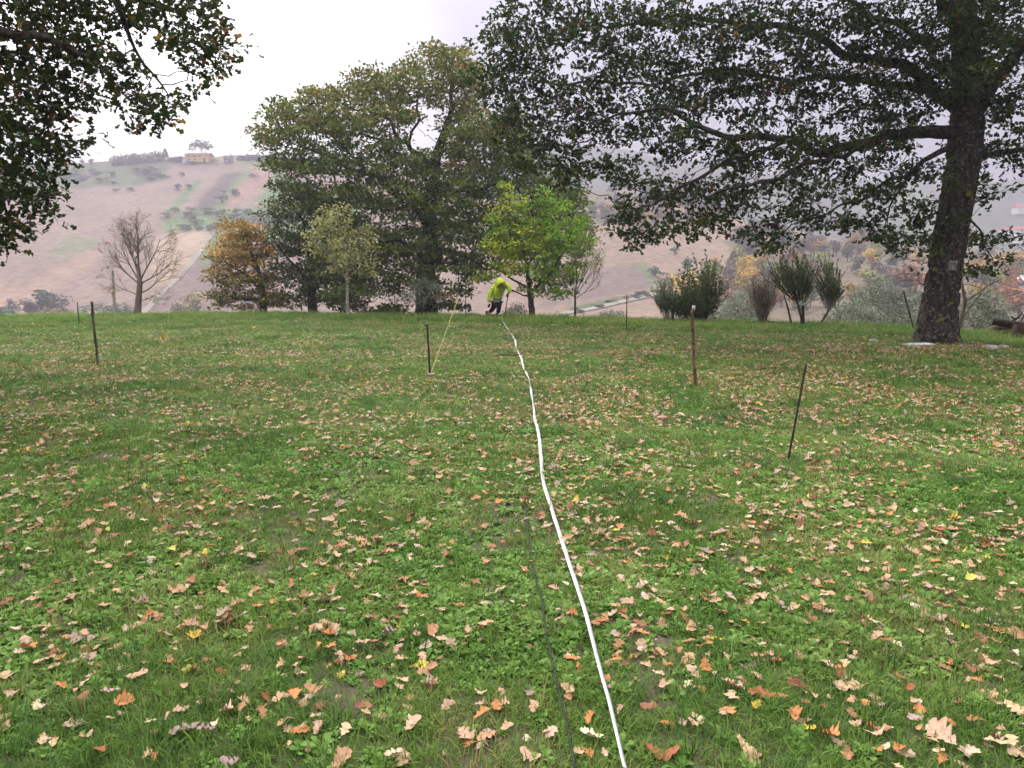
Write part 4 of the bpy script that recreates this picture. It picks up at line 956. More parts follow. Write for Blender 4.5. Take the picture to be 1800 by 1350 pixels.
# ------------------------------------------------------------------ far trees and houses
def far_proto(kind, seed):
    """mesh pair (trunk, crown) of a tree one unit high"""
    rg = np.random.default_rng(seed); ac = Acc()
    if kind == 'conifer':
        n = 420; h = rg.random(n) ** 0.8; r = (1 - h) * 0.3 + 0.03; a = rg.random(n) * 6.283
        lev = np.floor(h * 7) / 7; r = r * (0.75 + 0.35 * (1 - (h - lev) * 7))
        pos = np.column_stack([np.cos(a) * r, np.sin(a) * r, 0.08 + 0.92 * h]); hgt = 0.95
    elif kind == 'umbrella':
        n = 420; a = rg.random(n) * 6.283; r = 0.48 * rg.random(n) ** 0.5
        top = 0.5 * np.sqrt(np.maximum(0, 1 - (r / 0.5) ** 2)); lob = 0.08 * np.sin(3 * a + seed)
        pos = np.column_stack([np.cos(a) * r, np.sin(a) * r, 0.45 + (top + lob) * (0.55 + 0.45 * rg.random(n))]); hgt = 0.6
    elif kind == 'bare':
        n = 150; pos = rg.normal(size=(n, 3)) * np.array([0.17, 0.17, 0.18]) + np.array([0, 0, 0.62]); hgt = 0.8
    else:
        n = 520; cl = []
        for k in range(9):
            c = np.array([rg.normal() * 0.17, rg.normal() * 0.17, 0.3 + 0.5 * rg.random()]); rr = 0.14 + 0.1 * rg.random()
            d = rg.normal(size=(n // 9, 3)); d /= np.linalg.norm(d, axis=1, keepdims=True)
            cl.append(c + d * rr * rg.random((n // 9, 1)) ** 0.35 * np.array([1.1, 1.1, 0.85]))
        pos = np.vstack(cl); hgt = 0.6
        if kind == 'bush': pos[:, 2] = (pos[:, 2] - 0.1) * 0.95
    n = len(pos)
    ax = rg.normal(size=(n, 3)); nr = (pos - np.array([0, 0, 0.45])) + rg.normal(size=(n, 3)) * 0.15; nr[:, 2] += 0.1
    tone = (0.65 + 0.7 * rg.random((n, 1))) * np.ones((1, 3)); tone *= (1 + (rg.random((n, 3)) - .5) * 0.25)
    cm = leaves_mesh('crown', pos, ax, nr, (0.085 if kind != 'bare' else 0.05) * (0.6 + 0.8 * rg.random(n)), tone, 'diamond', 1.5)
    ac.tube([(0, 0, -0.15), (0.01, 0, 0.25), (0, 0.01, hgt)], [0.028, 0.02, 0.006], 5)
    for k in range(7 if kind != 'bare' else 16):
        a = rg.random() * 6.283; z0 = 0.2 + 0.35 * rg.random(); q = 0.12 + 0.14 * rg.random()
        ac.tube([(0, 0, z0), (math.cos(a) * q * .6, math.sin(a) * q * .6, z0 + .14), (math.cos(a) * q, math.sin(a) * q, z0 + .3)], [.011, .007, .003], 3, False)
    tm = ac.mesh('trunk')
    cm.materials.append(M_FAR); tm.materials.append(M_TWIG)
    return tm, cm
PROTO = {k: [far_proto(k, 100 + 7 * i + j) for j in range(v)] for i, (k, v) in enumerate((('round', 5), ('bush', 3), ('conifer', 2), ('umbrella', 1), ('bare', 2)))}
FAR_N = [0]
def far_tree(kind, px, py_base, w_px, h_px, color, label, cat='tree', group=None, name=None, loc=None):
    """tree standing on the far slope; its foot is seen at px, py_base"""
    p = terr_at(px, py_base) if loc is None else loc
    s = p.y / F; i = FAR_N[0]; FAR_N[0] += 1
    tm, cm = PROTO[kind][i % len(PROTO[kind])]
    root = empty(name or {'bush': 'bush', 'conifer': 'conifer_tree', 'umbrella': 'spreading_tree', 'bare': 'leafless_tree'}.get(kind, 'autumn_tree'), p)
    h = h_px * s; w = w_px * s / (0.72 if kind in ('round', 'bush') else 0.6 if kind == 'conifer' else 0.96)
    root.scale = (w, w, h); root.rotation_euler.z = (i * 2.4) % 6.28
    tag(root, label, cat, group)
    for nm, me in (('trunk', tm), ('crown', cm)):
        o = link(bpy.data.objects.new(nm, me), root)
        if nm == 'crown': o.color = (*color, 1); o['kind'] = 'stuff'
    return root
GOLD = (0.52, 0.34, 0.05); OCH = (0.33, 0.2, 0.06); PLUM = (0.11, 0.075, 0.075); LIME = (0.24, 0.27, 0.06); RUST = (0.32, 0.15, 0.06); DKG = (0.06, 0.09, 0.045); GRY = (0.13, 0.12, 0.09); OLV = (0.14, 0.17, 0.1); PINK = (0.27, 0.16, 0.12)
# left side, from the ridge down
far_tree('umbrella', 355, 281, 38, 33, DKG, 'tall spreading tree behind the yellow farmhouse on the ridge')
far_tree('bush', 376, 288, 12, 10, DKG, 'dark shrub at the right end of the yellow farmhouse', 'bush')
far_tree('bush', 338, 290, 13, 8, DKG, 'dark shrub in front of the left end of the farmhouse', 'bush')
far_tree('conifer', 291, 283, 14, 20, DKG, 'small pointed conifer at the right end of the ridge hedge')
far_tree('round', 145, 290, 8, 10, GRY, 'tiny thin tree on the ridge left of the hedge, the left one')
far_tree('round', 160, 290, 10, 12, GRY, 'tiny thin tree on the ridge left of the hedge, the right one')
def hedge(label, x0, x1, yb, h, n, seed):
    rg = np.random.default_rng(seed); pts = [terr_at(px, yb) for px in np.linspace(x0, x1, n)]
    Yr = float(np.median([p.y for p in pts])); base = pts[0]; hh = h * Yr / F
    V = []
    for px in np.linspace(x0, x1, n * 3):
        z = float(terr_z(px, Yr)); x = float(xpx(px, Yr, z)); q = hh * (0.75 + 0.4 * rg.random()); m = 46
        d = rg.normal(size=(m, 3)); d /= np.linalg.norm(d, axis=1, keepdims=True)
        V.append(np.array((x, Yr, z + q * 0.5)) + d * np.array((1.6, 1.6, q * 0.52)))
    pos = np.vstack(V); k = len(pos)
    me = leaves_mesh('foliage', pos, rg.normal(size=(k, 3)), rg.normal(size=(k, 3)), 0.9 * (0.6 + .8 * rg.random(k)), np.array([DKG]) * (0.7 + .6 * rg.random((k, 1))), 'diamond', 1.5)
    root = empty('hedge', base); tag(root, label, 'hedge')
    o = obj('foliage', localise(me, base), M_LEAF, root); o['kind'] = 'stuff'
    a = Acc()
    for px in np.linspace(x0, x1, n):
        z = float(terr_z(px, Yr)); x = float(xpx(px, Yr, z)); a.tube([(x, Yr, z - .3), (x, Yr, z + hh * .6)], [.15, .08], 5)
    tag(obj('stems', localise(a.mesh('stems'), base), M_TWIG, root), kind='stuff')
hedge('long clipped hedge on the ridge left of the yellow farmhouse', 199, 286, 288, 15, 16, 1)
hedge('low scrubby hedge on the ridge right of the yellow farmhouse', 420, 500, 282, 8, 12, 2)
hedge('short hedge on the ridge against the left end of the farmhouse', 300, 326, 286, 8, 5, 3)
for k, (px, py, w, h) in enumerate([(203, 338, 10, 10), (229, 337, 9, 10), (313, 334, 13, 13), (332, 332, 11, 12), (320, 310, 9, 9), (390, 358, 15, 18), (398, 352, 9, 14), (412, 345, 13, 16), (414, 342, 10, 12), (393, 340, 9, 8), (445, 312, 12, 9)]):
    far_tree('bush', px, py, w, h, (0.09, 0.11, 0.08), ('left', 'second from left', 'middle left', 'middle', 'upper', 'lower', 'slim', 'right', 'far right', 'tiny', 'topmost right')[k] + ' small dark bush dotted on the hillside below the farmhouse', 'bush', 'bushes dotted over the left hillside')
rg = np.random.default_rng(77)
for k in range(24):   # the grey-green scrub under the ridge
    px = 110 + 185 * rg.random(); py = 296 + (30 if px < 240 else 22) * rg.random()
    far_tree('bush', px, py, 10 + 10 * rg.random(), 6 + 5 * rg.random(), (0.085, 0.1, 0.07), ('lowest', 'low', 'middle', 'high', 'topmost')[max(0, min(4, int((326 - py) / 6)))] + ' row hazy scrub bush under the ridge hedge, ' + ('far left', 'left', 'centre left', 'centre', 'centre right', 'right', 'far right')[min(6, int((px - 110) / 26.5))], 'bush', 'scrub under the left ridge')
for k in range(44):   # the olive grove
    px = 292 + 230 * rg.random(); py = 374 + 34 * rg.random() - max(0, (px - 420) * .06)
    far_tree('bush', px, py, 13 + 9 * rg.random(), 9 + 6 * rg.random(), OLV if k % 3 else (0.19, 0.22, 0.14), ('silvery' if k % 3 == 0 else 'grey-green') + ' olive tree in the hillside grove, ' + ('far left', 'left', 'centre left', 'centre', 'centre right', 'right', 'far right')[min(6, int((px - 292) / 33))] + (' front', ' middle', ' back')[max(0, min(2, int((405 - py) / 12)))] + ' row', 'olive tree', 'olive grove on the left hillside', name='hill_olive_tree')
far_tree('round', 88, 556, 52, 56, (0.07, 0.11, 0.08), 'blue-green bushy tree beyond the crest at far left')
far_tree('round', 52, 560, 44, 38, PLUM, 'brown leafless-looking bush left of the blue-green tree', 'bush', name='bush')
far_tree('round', 110, 562, 36, 44, (0.14, 0.11, 0.09), 'brownish bush right of the blue-green tree', 'bush', name='bush')
far_tree('bush', 75, 562, 34, 24, (0.27, 0.21, 0.08), 'low yellow bush under the blue-green tree', 'bush')
far_tree('bush', 105, 564, 40, 28, (0.3, 0.24, 0.09), 'low pale yellow bush left of the thin dark stake', 'bush')
far_tree('bush', 3, 560, 46, 34, (0.09, 0.11, 0.08), 'dark bush cut by the left edge of the photo', 'bush')
far_tree('bush', 190, 562, 74, 36, (0.13, 0.16, 0.09), 'wide green bush behind the pale post and the bare tree', 'bush')
far_tree('round', 348, 562, 44, 54, (0.3, 0.27, 0.1), 'pale yellow hazy tree beyond the crest left of the orange tree')
far_tree('round', 318, 562, 32, 36, (0.26, 0.23, 0.1), 'smaller pale yellow hazy tree right of the bare tree')
# right side
far_tree('bush', 1152, 487, 19, 24, DKG, 'round dark bush on the bare field above the road', 'bush')
far_tree('bush', 1186, 448, 15, 17, DKG, 'small dark bush higher up on the bare field', 'bush')
far_tree('round', 1222, 560, 72, 86, GOLD, 'golden tree behind the broad dark shrub')
far_tree('round', 1311, 520, 36, 56, GOLD, 'bright golden tree above the brown bush')
far_tree('round', 1286, 522, 34, 60, PLUM, 'purple-brown leafless tree left of the bright golden tree')
far_tree('round', 1262, 528, 40, 50, OCH, 'dull ochre tree between golden trees')
far_tree('round', 1500, 540, 36, 52, (0.36, 0.25, 0.06), 'yellow tree right of the crooked broom tree')
far_tree('round', 1530, 510, 44, 42, LIME, 'lime green tree in the wood left of the big oak trunk')
far_tree('round', 1575, 515, 44, 52, PINK, 'pinkish brown tree in the wood left of the big oak trunk')
far_tree('round', 1610, 515, 52, 58, RUST, 'orange tree in the wood just left of the big oak trunk')
far_tree('round', 1780, 490, 70, 54, (0.4, 0.25, 0.06), 'large yellow tree at the right edge')
far_tree('round', 1790, 560, 60, 66, RUST, 'orange tree low at the right edge above the logs')
TONE = {GOLD: 'golden', OCH: 'ochre', PLUM: 'purple-brown', LIME: 'lime green', RUST: 'orange', DKG: 'dark green', GRY: 'grey-brown', PINK: 'pinkish', OLV: 'olive green'}
def far_label(col, px, py, lab, xs, ys):
    u = (px - min(xs)) / (max(xs) - min(xs)); v = (py - min(ys)) / (max(ys) - min(ys))
    pos = ('far left', 'left', 'middle', 'right', 'far right')[min(4, int(u * 5))] + ' ' + ('top', 'centre', 'bottom')[min(2, int(v * 3))]
    return col, TONE.get(col, 'dull grey') + ' ' + lab + ', ' + pos + ' part'
WOODS = [([(1200, 470), (1340, 440), (1500, 440), (1640, 455), (1640, 560), (1200, 560)], 70, (GOLD, OCH, PLUM, LIME, RUST, GRY, GRY, PINK, DKG, OLV), 26, 34, 'tree in the valley wood between shrubs and big oak', 'trees of the right valley wood'),
         ([(1700, 450), (1800, 450), (1800, 560), (1700, 560)], 14, (GOLD, OCH, RUST, GRY, LIME), 32, 40, 'tree in the valley right of the big oak', 'trees right of the big oak trunk'),
         ([(1030, 345), (1090, 340), (1260, 352), (1260, 395), (1030, 395)], 40, (GRY, PLUM, OCH, (0.1, 0.11, 0.07), (0.16, 0.13, 0.08)), 20, 20, 'scrub tree above the bare right field', 'trees above the bare right field'),
         ([(1280, 408), (1660, 425), (1660, 455), (1330, 450), (1270, 430)], 34, (GRY, PLUM, (0.1, 0.115, 0.07), OCH), 24, 26, 'tree on the upper edge of the right wood', 'trees on the upper edge of the right wood'),
         ([(1000, 548), (1165, 510), (1165, 516), (1000, 555)], 14, (DKG, (0.08, 0.1, 0.06)), 14, 8, 'roadside bush along the pale road', 'bushes along the pale road')]
for poly, cnt, cols, w, h, lab, grp in WOODS:
    xs = [p[0] for p in poly]; ys = [p[1] for p in poly]; k = 0
    while k < cnt:
        px = xs[0] + 0 + (max(xs) - min(xs)) * rg.random() + (min(xs) - xs[0]); py = min(ys) + (max(ys) - min(ys)) * rg.random()
        if not in_poly(np.array(px), np.array(py), poly): continue
        far_tree('bush' if h < 15 else ('conifer' if rg.random() < .04 else 'round'), px, py, w * (0.7 + .7 * rg.random()), h * (0.75 + .6 * rg.random()), *far_label(cols[int(rg.random() * len(cols))], px, py, lab, xs, ys), 'bush' if h < 15 else 'tree', grp)
        k += 1

M_WALL_Y = noise_mat('yellow_render', (0.50, 0.30, 0.09), (0.58, 0.36, 0.12), 2, 0.9, 0)
M_WALL_W = noise_mat('white_render', (0.6, 0.6, 0.6), (0.72, 0.72, 0.72), 2, 0.9, 0)
M_WALL_G = noise_mat('grey_boards', (0.16, 0.18, 0.18), (0.25, 0.27, 0.27), 2, 0.9, 0)
M_ROOF = noise_mat('roof_tile', (0.16, 0.075, 0.05), (0.24, 0.12, 0.08), 1.5, 0.9, 0)
M_ROOF_R = noise_mat('red_roof', (0.42, 0.05, 0.06), (0.5, 0.09, 0.09), 1.5, 0.8, 0)
M_GLASS = noise_mat('dark_pane', (0.03, 0.035, 0.04), (0.05, 0.055, 0.06), 2, 0.2, 0, spec=0.5)
def box_bm(bm, c, s):
    m = Matrix.Translation(c) @ Matrix.Diagonal((*s, 1)); bmesh.ops.create_cube(bm, size=1, matrix=m)
def house(name, label, px, pyb, w, d, h, roof_h, wall, roof, wins, rot=0.0, door=True):
    p = terr_at(px, pyb); p.z -= 0.3
    root = empty(name, p); root.rotation_euler.z = rot; tag(root, label, 'building')
    bm = bmesh.new(); box_bm(bm, (0, 0, h / 2), (w, d, h)); from_bm('wall', bm, wall, root)
    bm = bmesh.new(); e = 0.5
    v = [bm.verts.new(q) for q in ((-w / 2 - e, -d / 2 - e, h + .02), (w / 2 + e, -d / 2 - e, h + .02), (w / 2 + e, d / 2 + e, h + .02), (-w / 2 - e, d / 2 + e, h + .02), (-w / 2 - e, 0, h + roof_h), (w / 2 + e, 0, h + roof_h))]
    for f in ((0, 1, 5, 4), (2, 3, 4, 5), (1, 2, 5), (3, 0, 4), (3, 2, 1, 0)): bm.faces.new([v[i] for i in f])
    rf = from_bm('roof', bm, roof, root)
    bm = bmesh.new(); box_bm(bm, (w * .25, d * .15, h + roof_h), (.7, .7, 1.4)); from_bm('chimney', bm, wall, rf)
    for x, z, ww, hh in wins:
        bm = bmesh.new(); box_bm(bm, (x, -d / 2 - .03, z), (ww, .12, hh)); o = from_bm('window', bm, M_GLASS, root)
        bm = bmesh.new(); box_bm(bm, (x, -d / 2 - .1, z - hh / 2 - .08), (ww + .3, .3, .12)); from_bm('sill', bm, M_WALL_W, o)
    if door:
        bm = bmesh.new(); box_bm(bm, (w * .32, -d / 2 - .03, 1.1), (1.2, .12, 2.2)); from_bm('door', bm, M_TWIG, root)
    return root
house('farmhouse', 'yellow farmhouse with brown tiled roof on the left ridge', 351, 286, 13, 8, 4.0, 1.6, M_WALL_Y, M_ROOF, [(-4.4, 3.1, .9, 1.0), (-1.3, 3.1, .9, 1.0), (1.8, 3.1, .9, 1.0), (-4.4, 1.3, .9, 1.1), (-1, 1.3, .9, 1.1)])
house('shed', 'small grey shed right of the yellow farmhouse', 402, 287, 4.2, 4, 3.4, .9, M_WALL_G, M_ROOF, [(-.9, 1.8, .8, .9)])
house('lean_to', 'low pale outbuilding joined left of the farmhouse', 331, 287, 4.5, 5, 2.6, .8, M_WALL_W, M_ROOF, [(0, 1.5, .8, .8)], door=False)
for (nm, lab, px, py, w, d, h, rh, wl_, rf_) in [('house', 'pale house with salmon red roof on the far right slope', 1797, 376, 16, 10, 6, 4, M_WALL_W, M_ROOF_R),
        ('long_barn', 'long low barn with bright red roof at the far right', 1790, 411, 30, 10, 4, 3.2, M_WALL_W, M_ROOF_R), ('white_house', 'small white house below the red-roofed barn', 1778, 424, 12, 8, 4.5, 1.5, M_WALL_W, M_WALL_W), ('white_house', 'white house at the right edge below the red barn', 1797, 428, 13, 8, 5, 1.5, M_WALL_W, M_WALL_W),
        ('white_house', 'small bluish white building in the valley at the right edge', 1791, 506, 4, 4, 2.6, .8, M_WALL_W, M_WALL_W)]:
    house(nm, lab, px, py, w, d, h, rh, wl_, rf_, [(-w * .3, h * .6, 1.1, 1.3), (0, h * .6, 1.1, 1.3)])

# ------------------------------------------------------------------ stakes and posts
M_STAKE_DARK = noise_mat('dark_iron', (0.015, 0.014, 0.014), (0.05, 0.04, 0.035), 30, 0.7, 0.2)
M_RUST = noise_mat('rusty_iron', (0.06, 0.025, 0.015), (0.17, 0.075, 0.04), 25, 0.85, 0.3)
M_POST = noise_mat('weathered_wood', (0.045, 0.035, 0.028), (0.16, 0.13, 0.105), 18, 0.95, 0.5, (1, 1, .15))
M_REDWOOD = noise_mat('barked_stick', (0.06, 0.03, 0.02), (0.2, 0.105, 0.065), 14, 0.9, 0.5, (1, 1, .35), c3=(.06, .03, .02), s3=9)
M_PALEPOST = noise_mat('pale_post', (0.3, 0.28, 0.24), (0.42, 0.4, 0.35), 8, 0.9, 0.2, (1, 1, .2))
M_CANE = noise_mat('yellow_cane', (0.42, 0.36, 0.12), (0.55, 0.48, 0.2), 6, 0.6, 0)
M_WHITE = noise_mat('white_plastic', (0.42, 0.42, 0.42), (0.66, 0.66, 0.67), 7, 0.45, 0, spec=.4)
def stake(name, label, foot, top_px, r0, r1, mat, Y_off=0.0, knots=0, seed=1, sides=8, cat='stake', foot_pt=None):
    """a stake from its foot on the lawn to the top seen at top_px"""
    b = ground(*foot) if foot_pt is None else foot_pt
    t = at(top_px[0], top_px[1], b.y + Y_off); rg = np.random.default_rng(seed)
    n = 26; P = np.array([np.array(b) + (np.array(t) - np.array(b)) * u for u in np.linspace(-0.08, 1, n)])
    R = np.linspace(r0, r1, n) * (1 + rg.normal(size=n) * 0.05)
    if knots:
        P[1:-1, 0] += np.cumsum(rg.normal(size=n - 2)) * 0.0025 * knots; R *= 1 + 0.12 * np.sin(np.arange(n) * 1.7 + seed) * min(knots, 1)
        for k in range(2): R[rg.integers(4, n - 3)] *= 1.25
    a = Acc(); a.tube(P - np.array(b), R, sides)
    root = empty(name, b); tag(root, label, cat)
    obj('shaft', a.mesh('shaft'), mat, root)
    return root, b, t
stake('thin_stake', 'thin dark stake near the left crest', (139, 571), (136, 531), .019, .017, M_STAKE_DARK, seed=2)
stake('wooden_post', 'leaning weathered wooden post left on the lawn', (172, 645), (161, 530), .020, .025, M_POST, knots=1.4, seed=3)
stake('pale_pole', 'pale grey pole beyond the crest left of the bare tree', None, (198, 474), .07, .06, M_PALEPOST, seed=4, foot_pt=on_lawn(202, 35.5), cat='post')
r_, b_, t_ = stake('iron_stake', 'black iron stake with white foot left of the tape', (756, 661), (751, 571), .018, .015, M_STAKE_DARK, seed=5)
a = Acc(); tt = np.array(t_) - np.array(b_); a.tube([tt + (-.05, 0, -.01), tt + (.012, 0, -.005)], [.012, .018], 6); obj('hook', a.mesh('hook'), M_STAKE_DARK, r_)
bm = bmesh.new(); box_bm(bm, (0.02, -.02, .035), (.11, .09, .03)); bmesh.ops.bevel(bm, geom=bm.edges[:], offset=.006, segments=2); from_bm('foot_plate', bm, M_PALEPOST, r_)
stake('yellow_cane', 'long thin yellow cane leaning beside the black iron stake', (757, 657), (806, 522), .0055, .0045, M_CANE, 1.2, seed=6, sides=6, cat='cane')
r_, b_, t_ = stake('thin_pole', 'thin grey pole left of the person with a dark box at its foot', None, (818, 466), .02, .016, M_POST, seed=7, foot_pt=on_lawn(819, 31.6), cat='pole')
bm = bmesh.new(); box_bm(bm, (.16, -.05, .1), (.16, .12, .14)); bmesh.ops.bevel(bm, geom=bm.edges[:], offset=.02, segments=2); from_bm('box', bm, M_STAKE_DARK, r_)
stake('rusty_rod', 'slim rusty rod standing near the right crest', (1101, 581), (1102, 518), .017, .015, M_RUST, seed=8, cat='rod')
r_, b_, t_ = stake('red_stake', 'reddish brown barked stake with pale cut top right of the tape', (1223, 682), (1219, 543), .023, .022, M_REDWOOD, knots=1.6, seed=9, sides=10)
a = Acc(); tt = np.array(t_) - np.array(b_); a.tube([tt + (0, 0, -.015), tt + (0.004, 0, .05)], [.026, .022], 10); obj('cut_top', a.mesh('cut_top'), M_PALEPOST, r_)
r_, b_, t_ = stake('leaning_rod', 'dark iron rod leaning to the right in the right foreground', (1385, 812), (1417, 640), .009, .011, M_STAKE_DARK, seed=10, cat='rod')
stake('leaning_stake', 'thin dark stake leaning left in front of the olive trees', (1607, 582), (1588, 511), .026, .03, M_POST, seed=11)
stake('black_post', 'short black post under the small grey-green shrub', None, (1182, 541), .05, .05, M_STAKE_DARK, seed=12, foot_pt=on_lawn(1183, 27.7), cat='post')
stake('black_post', 'short black post right of the taller broom tree stems', None, (1411, 537), .045, .045, M_STAKE_DARK, seed=13, foot_pt=on_lawn(1413, 25.8), cat='post')

# ------------------------------------------------------------------ tape, cord, fallen branch
def ribbon(name, px_pts, width, lift, seed, n=260, twist=True):
    P = np.array([ground(*p) for p in px_pts]); d = np.r_[0, np.cumsum(np.linalg.norm(np.diff(P, axis=0), axis=1))]
    s = np.linspace(0, d[-1], n)
    # smooth interpolation
    C = np.column_stack([np.interp(s, d, P[:, k]) for k in range(2)])
    for _ in range(10): C[1:-1] = (C[:-2] + 2 * C[1:-1] + C[2:]) / 4
    amp = np.interp(s, [0, 5, 12, 28], [1, .8, .5, .5])
    C[:, 0] += amp * ((vnoise(s * np.interp(s, [0, 28], [.9, .45]), s * 0 + seed) - .5) * .06 + (vnoise(s * 3.1, s * 0 + seed + 5) - .5) * .014 * np.interp(s, [0, 8], [1, 0]))
    z = lawn_z(C[:, 0], C[:, 1]) + lift + (vnoise(s * 2.2, s * 0 + seed + 9) - .5) * lift * 0.7
    return C, z, s
TAPE = [(1094, 1375), (1088, 1350), (1075, 1290), (1058, 1235), (1046, 1180), (1030, 1120), (1012, 1062), (995, 1010), (983, 970), (970, 925), (960, 880), (953, 830), (946, 780), (943, 740), (935, 700), (928, 668), (918, 640), (911, 626), (905, 602), (896, 585), (886, 570), (882, 561)]
C, z, s = ribbon('tape', TAPE, .03, .052, 3, 420)
d = np.gradient(C, axis=0); d /= np.linalg.norm(d, axis=1, keepdims=True); nr = np.column_stack([-d[:, 1], d[:, 0], 0 * s])
tw = (vnoise(s * 0.55, s * 0 + 40) - .5) * 2.6
wd = np.interp(s, [0, 3, 12, 30], [.0135, .014, .02, .028])
wid = wd * (0.55 + 0.45 * np.abs(np.cos(tw)))
off = nr * (wid * np.cos(tw))[:, None]; off[:, 2] += np.abs(wid * np.sin(tw)) * 0.6
c3 = np.column_stack([C, z]); V = np.vstack([c3 - off, c3 + np.array([0, 0, .003]), c3 + off]); n = len(s); i = np.arange(n - 1)
Q = np.vstack([np.stack([i + k * n, i + 1 + k * n, i + 1 + (k + 1) * n, i + (k + 1) * n], -1) for k in (0, 1)])
o = obj('white_tape', mesh_np('white_tape', V, Q, None, True), M_WHITE); tag(o, 'long white tape laid across the lawn towards the bent person', 'tape')
so = o.modifiers.new('thick', 'SOLIDIFY'); so.thickness = .0015
CORD = [(1003, 1375), (997, 1340), (986, 1270), (970, 1190), (955, 1110), (944, 1040), (934, 970), (928, 900), (925, 860)]
C, z, s = ribbon('cord', CORD, .01, .045, 8, 120)
a = Acc(); a.tube(np.column_stack([C, z]), np.full(len(s), .0048), 5)
o = obj('dark_cord', a.mesh('dark_cord'), noise_mat('cord', (.012, .02, .014), (.03, .04, .03), 30, .7, 0)); tag(o, 'thin dark green cord lying in the grass left of the tape', 'cord')
b = ground(895, 629); a = Acc()
a.tube([(-.28, .02, .03), (-.1, 0, .06), (.08, .03, .05), (.25, -.02, .07)], [.012, .016, .013, .008], 6); a.tube([(-.05, .01, .06), (.06, .12, .1), (.16, .15, .09)], [.009, .006, .003], 5); a.tube([(-.12, .0, .06), (-.2, -.1, .09), (-.3, -.12, .06)], [.008, .005, .003], 5)
o = obj('fallen_twig', a.mesh('fallen_twig'), M_STAKE_DARK, None, b); tag(o, 'dark fallen twig lying across the tape', 'twig')
b = ground(1350, 572); a = Acc(); a.tube([(-.9, .1, .05), (-.5, 0, .12), (0, 0, .12), (.5, -.05, .07), (.9, 0, .03)], [.012, .016, .018, .014, .008], 6)
o = obj('fallen_branch', a.mesh('fallen_branch'), M_STAKE_DARK, None, b); tag(o, 'thin dark branch lying in the grass below the brown bush', 'branch')

# ------------------------------------------------------------------ stones and logs at the right
def stone(px, py, w, d, h, seed, label, mat, name='stone'):
    rg = np.random.default_rng(seed); bm = bmesh.new(); bmesh.ops.create_icosphere(bm, subdivisions=3, radius=1)
    for v in bm.verts:
        c = v.co; f = 1 + 0.35 * (vnoise(c.x * 1.7 + seed * 3, c.y * 1.7 + c.z) - .5)
        v.co = Vector((c.x * w * f, c.y * d * f, max(-.3, min(.8, c.z)) * h * f))
    o = from_bm(name, bm, mat, None, ground(px, py)); o.rotation_euler.z = rg.random(); tag(o, label, 'stone' if name == 'stone' else 'slab')
M_STONE = noise_mat('pale_stone', (0.2, 0.19, 0.17), (0.42, 0.41, 0.38), 6, .9, .5)
M_SLAB = noise_mat('white_slab', (0.32, 0.33, 0.36), (0.46, 0.47, 0.5), 6, .7, .2)
def slab():
    b = ground(1612, 609); bm = bmesh.new(); box_bm(bm, (0, 0, .045), (.72, .34, .03)); bmesh.ops.bevel(bm, geom=bm.edges[:], offset=.01, segments=2)
    o = from_bm('white_slab', bm, M_SLAB, None, b); o.rotation_euler = (.03, -.03, .2); tag(o, 'flat white slab lying at the foot of the big oak', 'slab')
slab()
stone(1535, 601, .16, .12, .07, 1, 'pale flat stone left of the white slab', M_STONE)
stone(1741, 612, .19, .14, .09, 2, 'pale stone in the grass right of the big oak, the larger one', M_STONE)
stone(1763, 611, .13, .1, .07, 3, 'pale stone in the grass right of the big oak, the smaller one', M_STONE)
stone(1702, 609, .22, .12, .06, 4, 'grey stone half sunk in leaves just right of the big oak', noise_mat('grey_stone', (0.1, 0.09, 0.08), (0.24, 0.21, 0.18), 6, .9, .5))
M_LOG = noise_mat('log_bark', (0.018, 0.014, 0.011), (0.06, 0.046, 0.036), 10, .95, .7, (1, 1, 1))
M_CUT = noise_mat('cut_wood', (0.12, 0.075, 0.05), (0.22, 0.14, 0.09), 12, .9, .3)
def log(p0, p1, r0, r1, label, seed, cut=True):
    rg = np.random.default_rng(seed); n = 14; P = np.array([np.array(p0) + (np.array(p1) - np.array(p0)) * u for u in np.linspace(0, 1, n)]); b = Vector(p0)
    P[1:-1] += rg.normal(size=(n - 2, 3)) * .008
    a = Acc(); a.tube(P - np.array(p0), np.linspace(r0, r1, n) * (1 + rg.normal(size=n) * .05), 14, False)
    root = empty('log', b); tag(root, label, 'log'); obj('bark', a.mesh('bark'), M_LOG, root)
    for e, q, r in ((0, p0, r0), (1, p1, r1)):
        a = Acc(); dd = (np.array(p1) - np.array(p0)); dd /= np.linalg.norm(dd); c = np.array(q) - np.array(p0); sg = -1 if e == 0 else 1
        a.tube([c - dd * .02 * sg, c + dd * .006 * sg], [r * .95, r * .93], 14); obj('cut_end', a.mesh('cut_end'), M_CUT, root)
g0 = ground(1770, 592); Yl = g0.y
log(at(1745, 565, Yl + .2), at(1830, 578, Yl - .4), .1, .13, 'dark log resting on top of the pile at the right edge', 1)
log(at(1752, 588, Yl + .5), at(1850, 582, Yl + .3), .09, .1, 'dark log lowest in the pile at the right edge', 2)
log(at(1744, 578, Yl + .6), at(1835, 572, Yl + .9), .07, .08, 'thin log behind the pile at the right edge', 3)
def stump():
    b = ground(1797, 596); a = Acc(); a.tube([(0, 0, -.1), (0, 0, .05), (.01, 0, .3), (.02, 0, .36)], [.34, .3, .26, .25], 18, False)
    root = empty('tree_stump', b); tag(root, 'short brown tree stump in front of the logs at the right edge', 'stump')
    obj('bark', a.mesh('bark'), noise_mat('stump_bark', (0.035, 0.022, 0.016), (0.09, 0.055, 0.04), 10, .95, .6), root)
    a = Acc(); a.tube([(.02, 0, .33), (.02, 0, .362)], [.24, .235], 18); obj('cut_top', a.mesh('cut_top'), M_CUT, root)
stump()
b = at(1792, 560, Yl + .3); a = Acc()
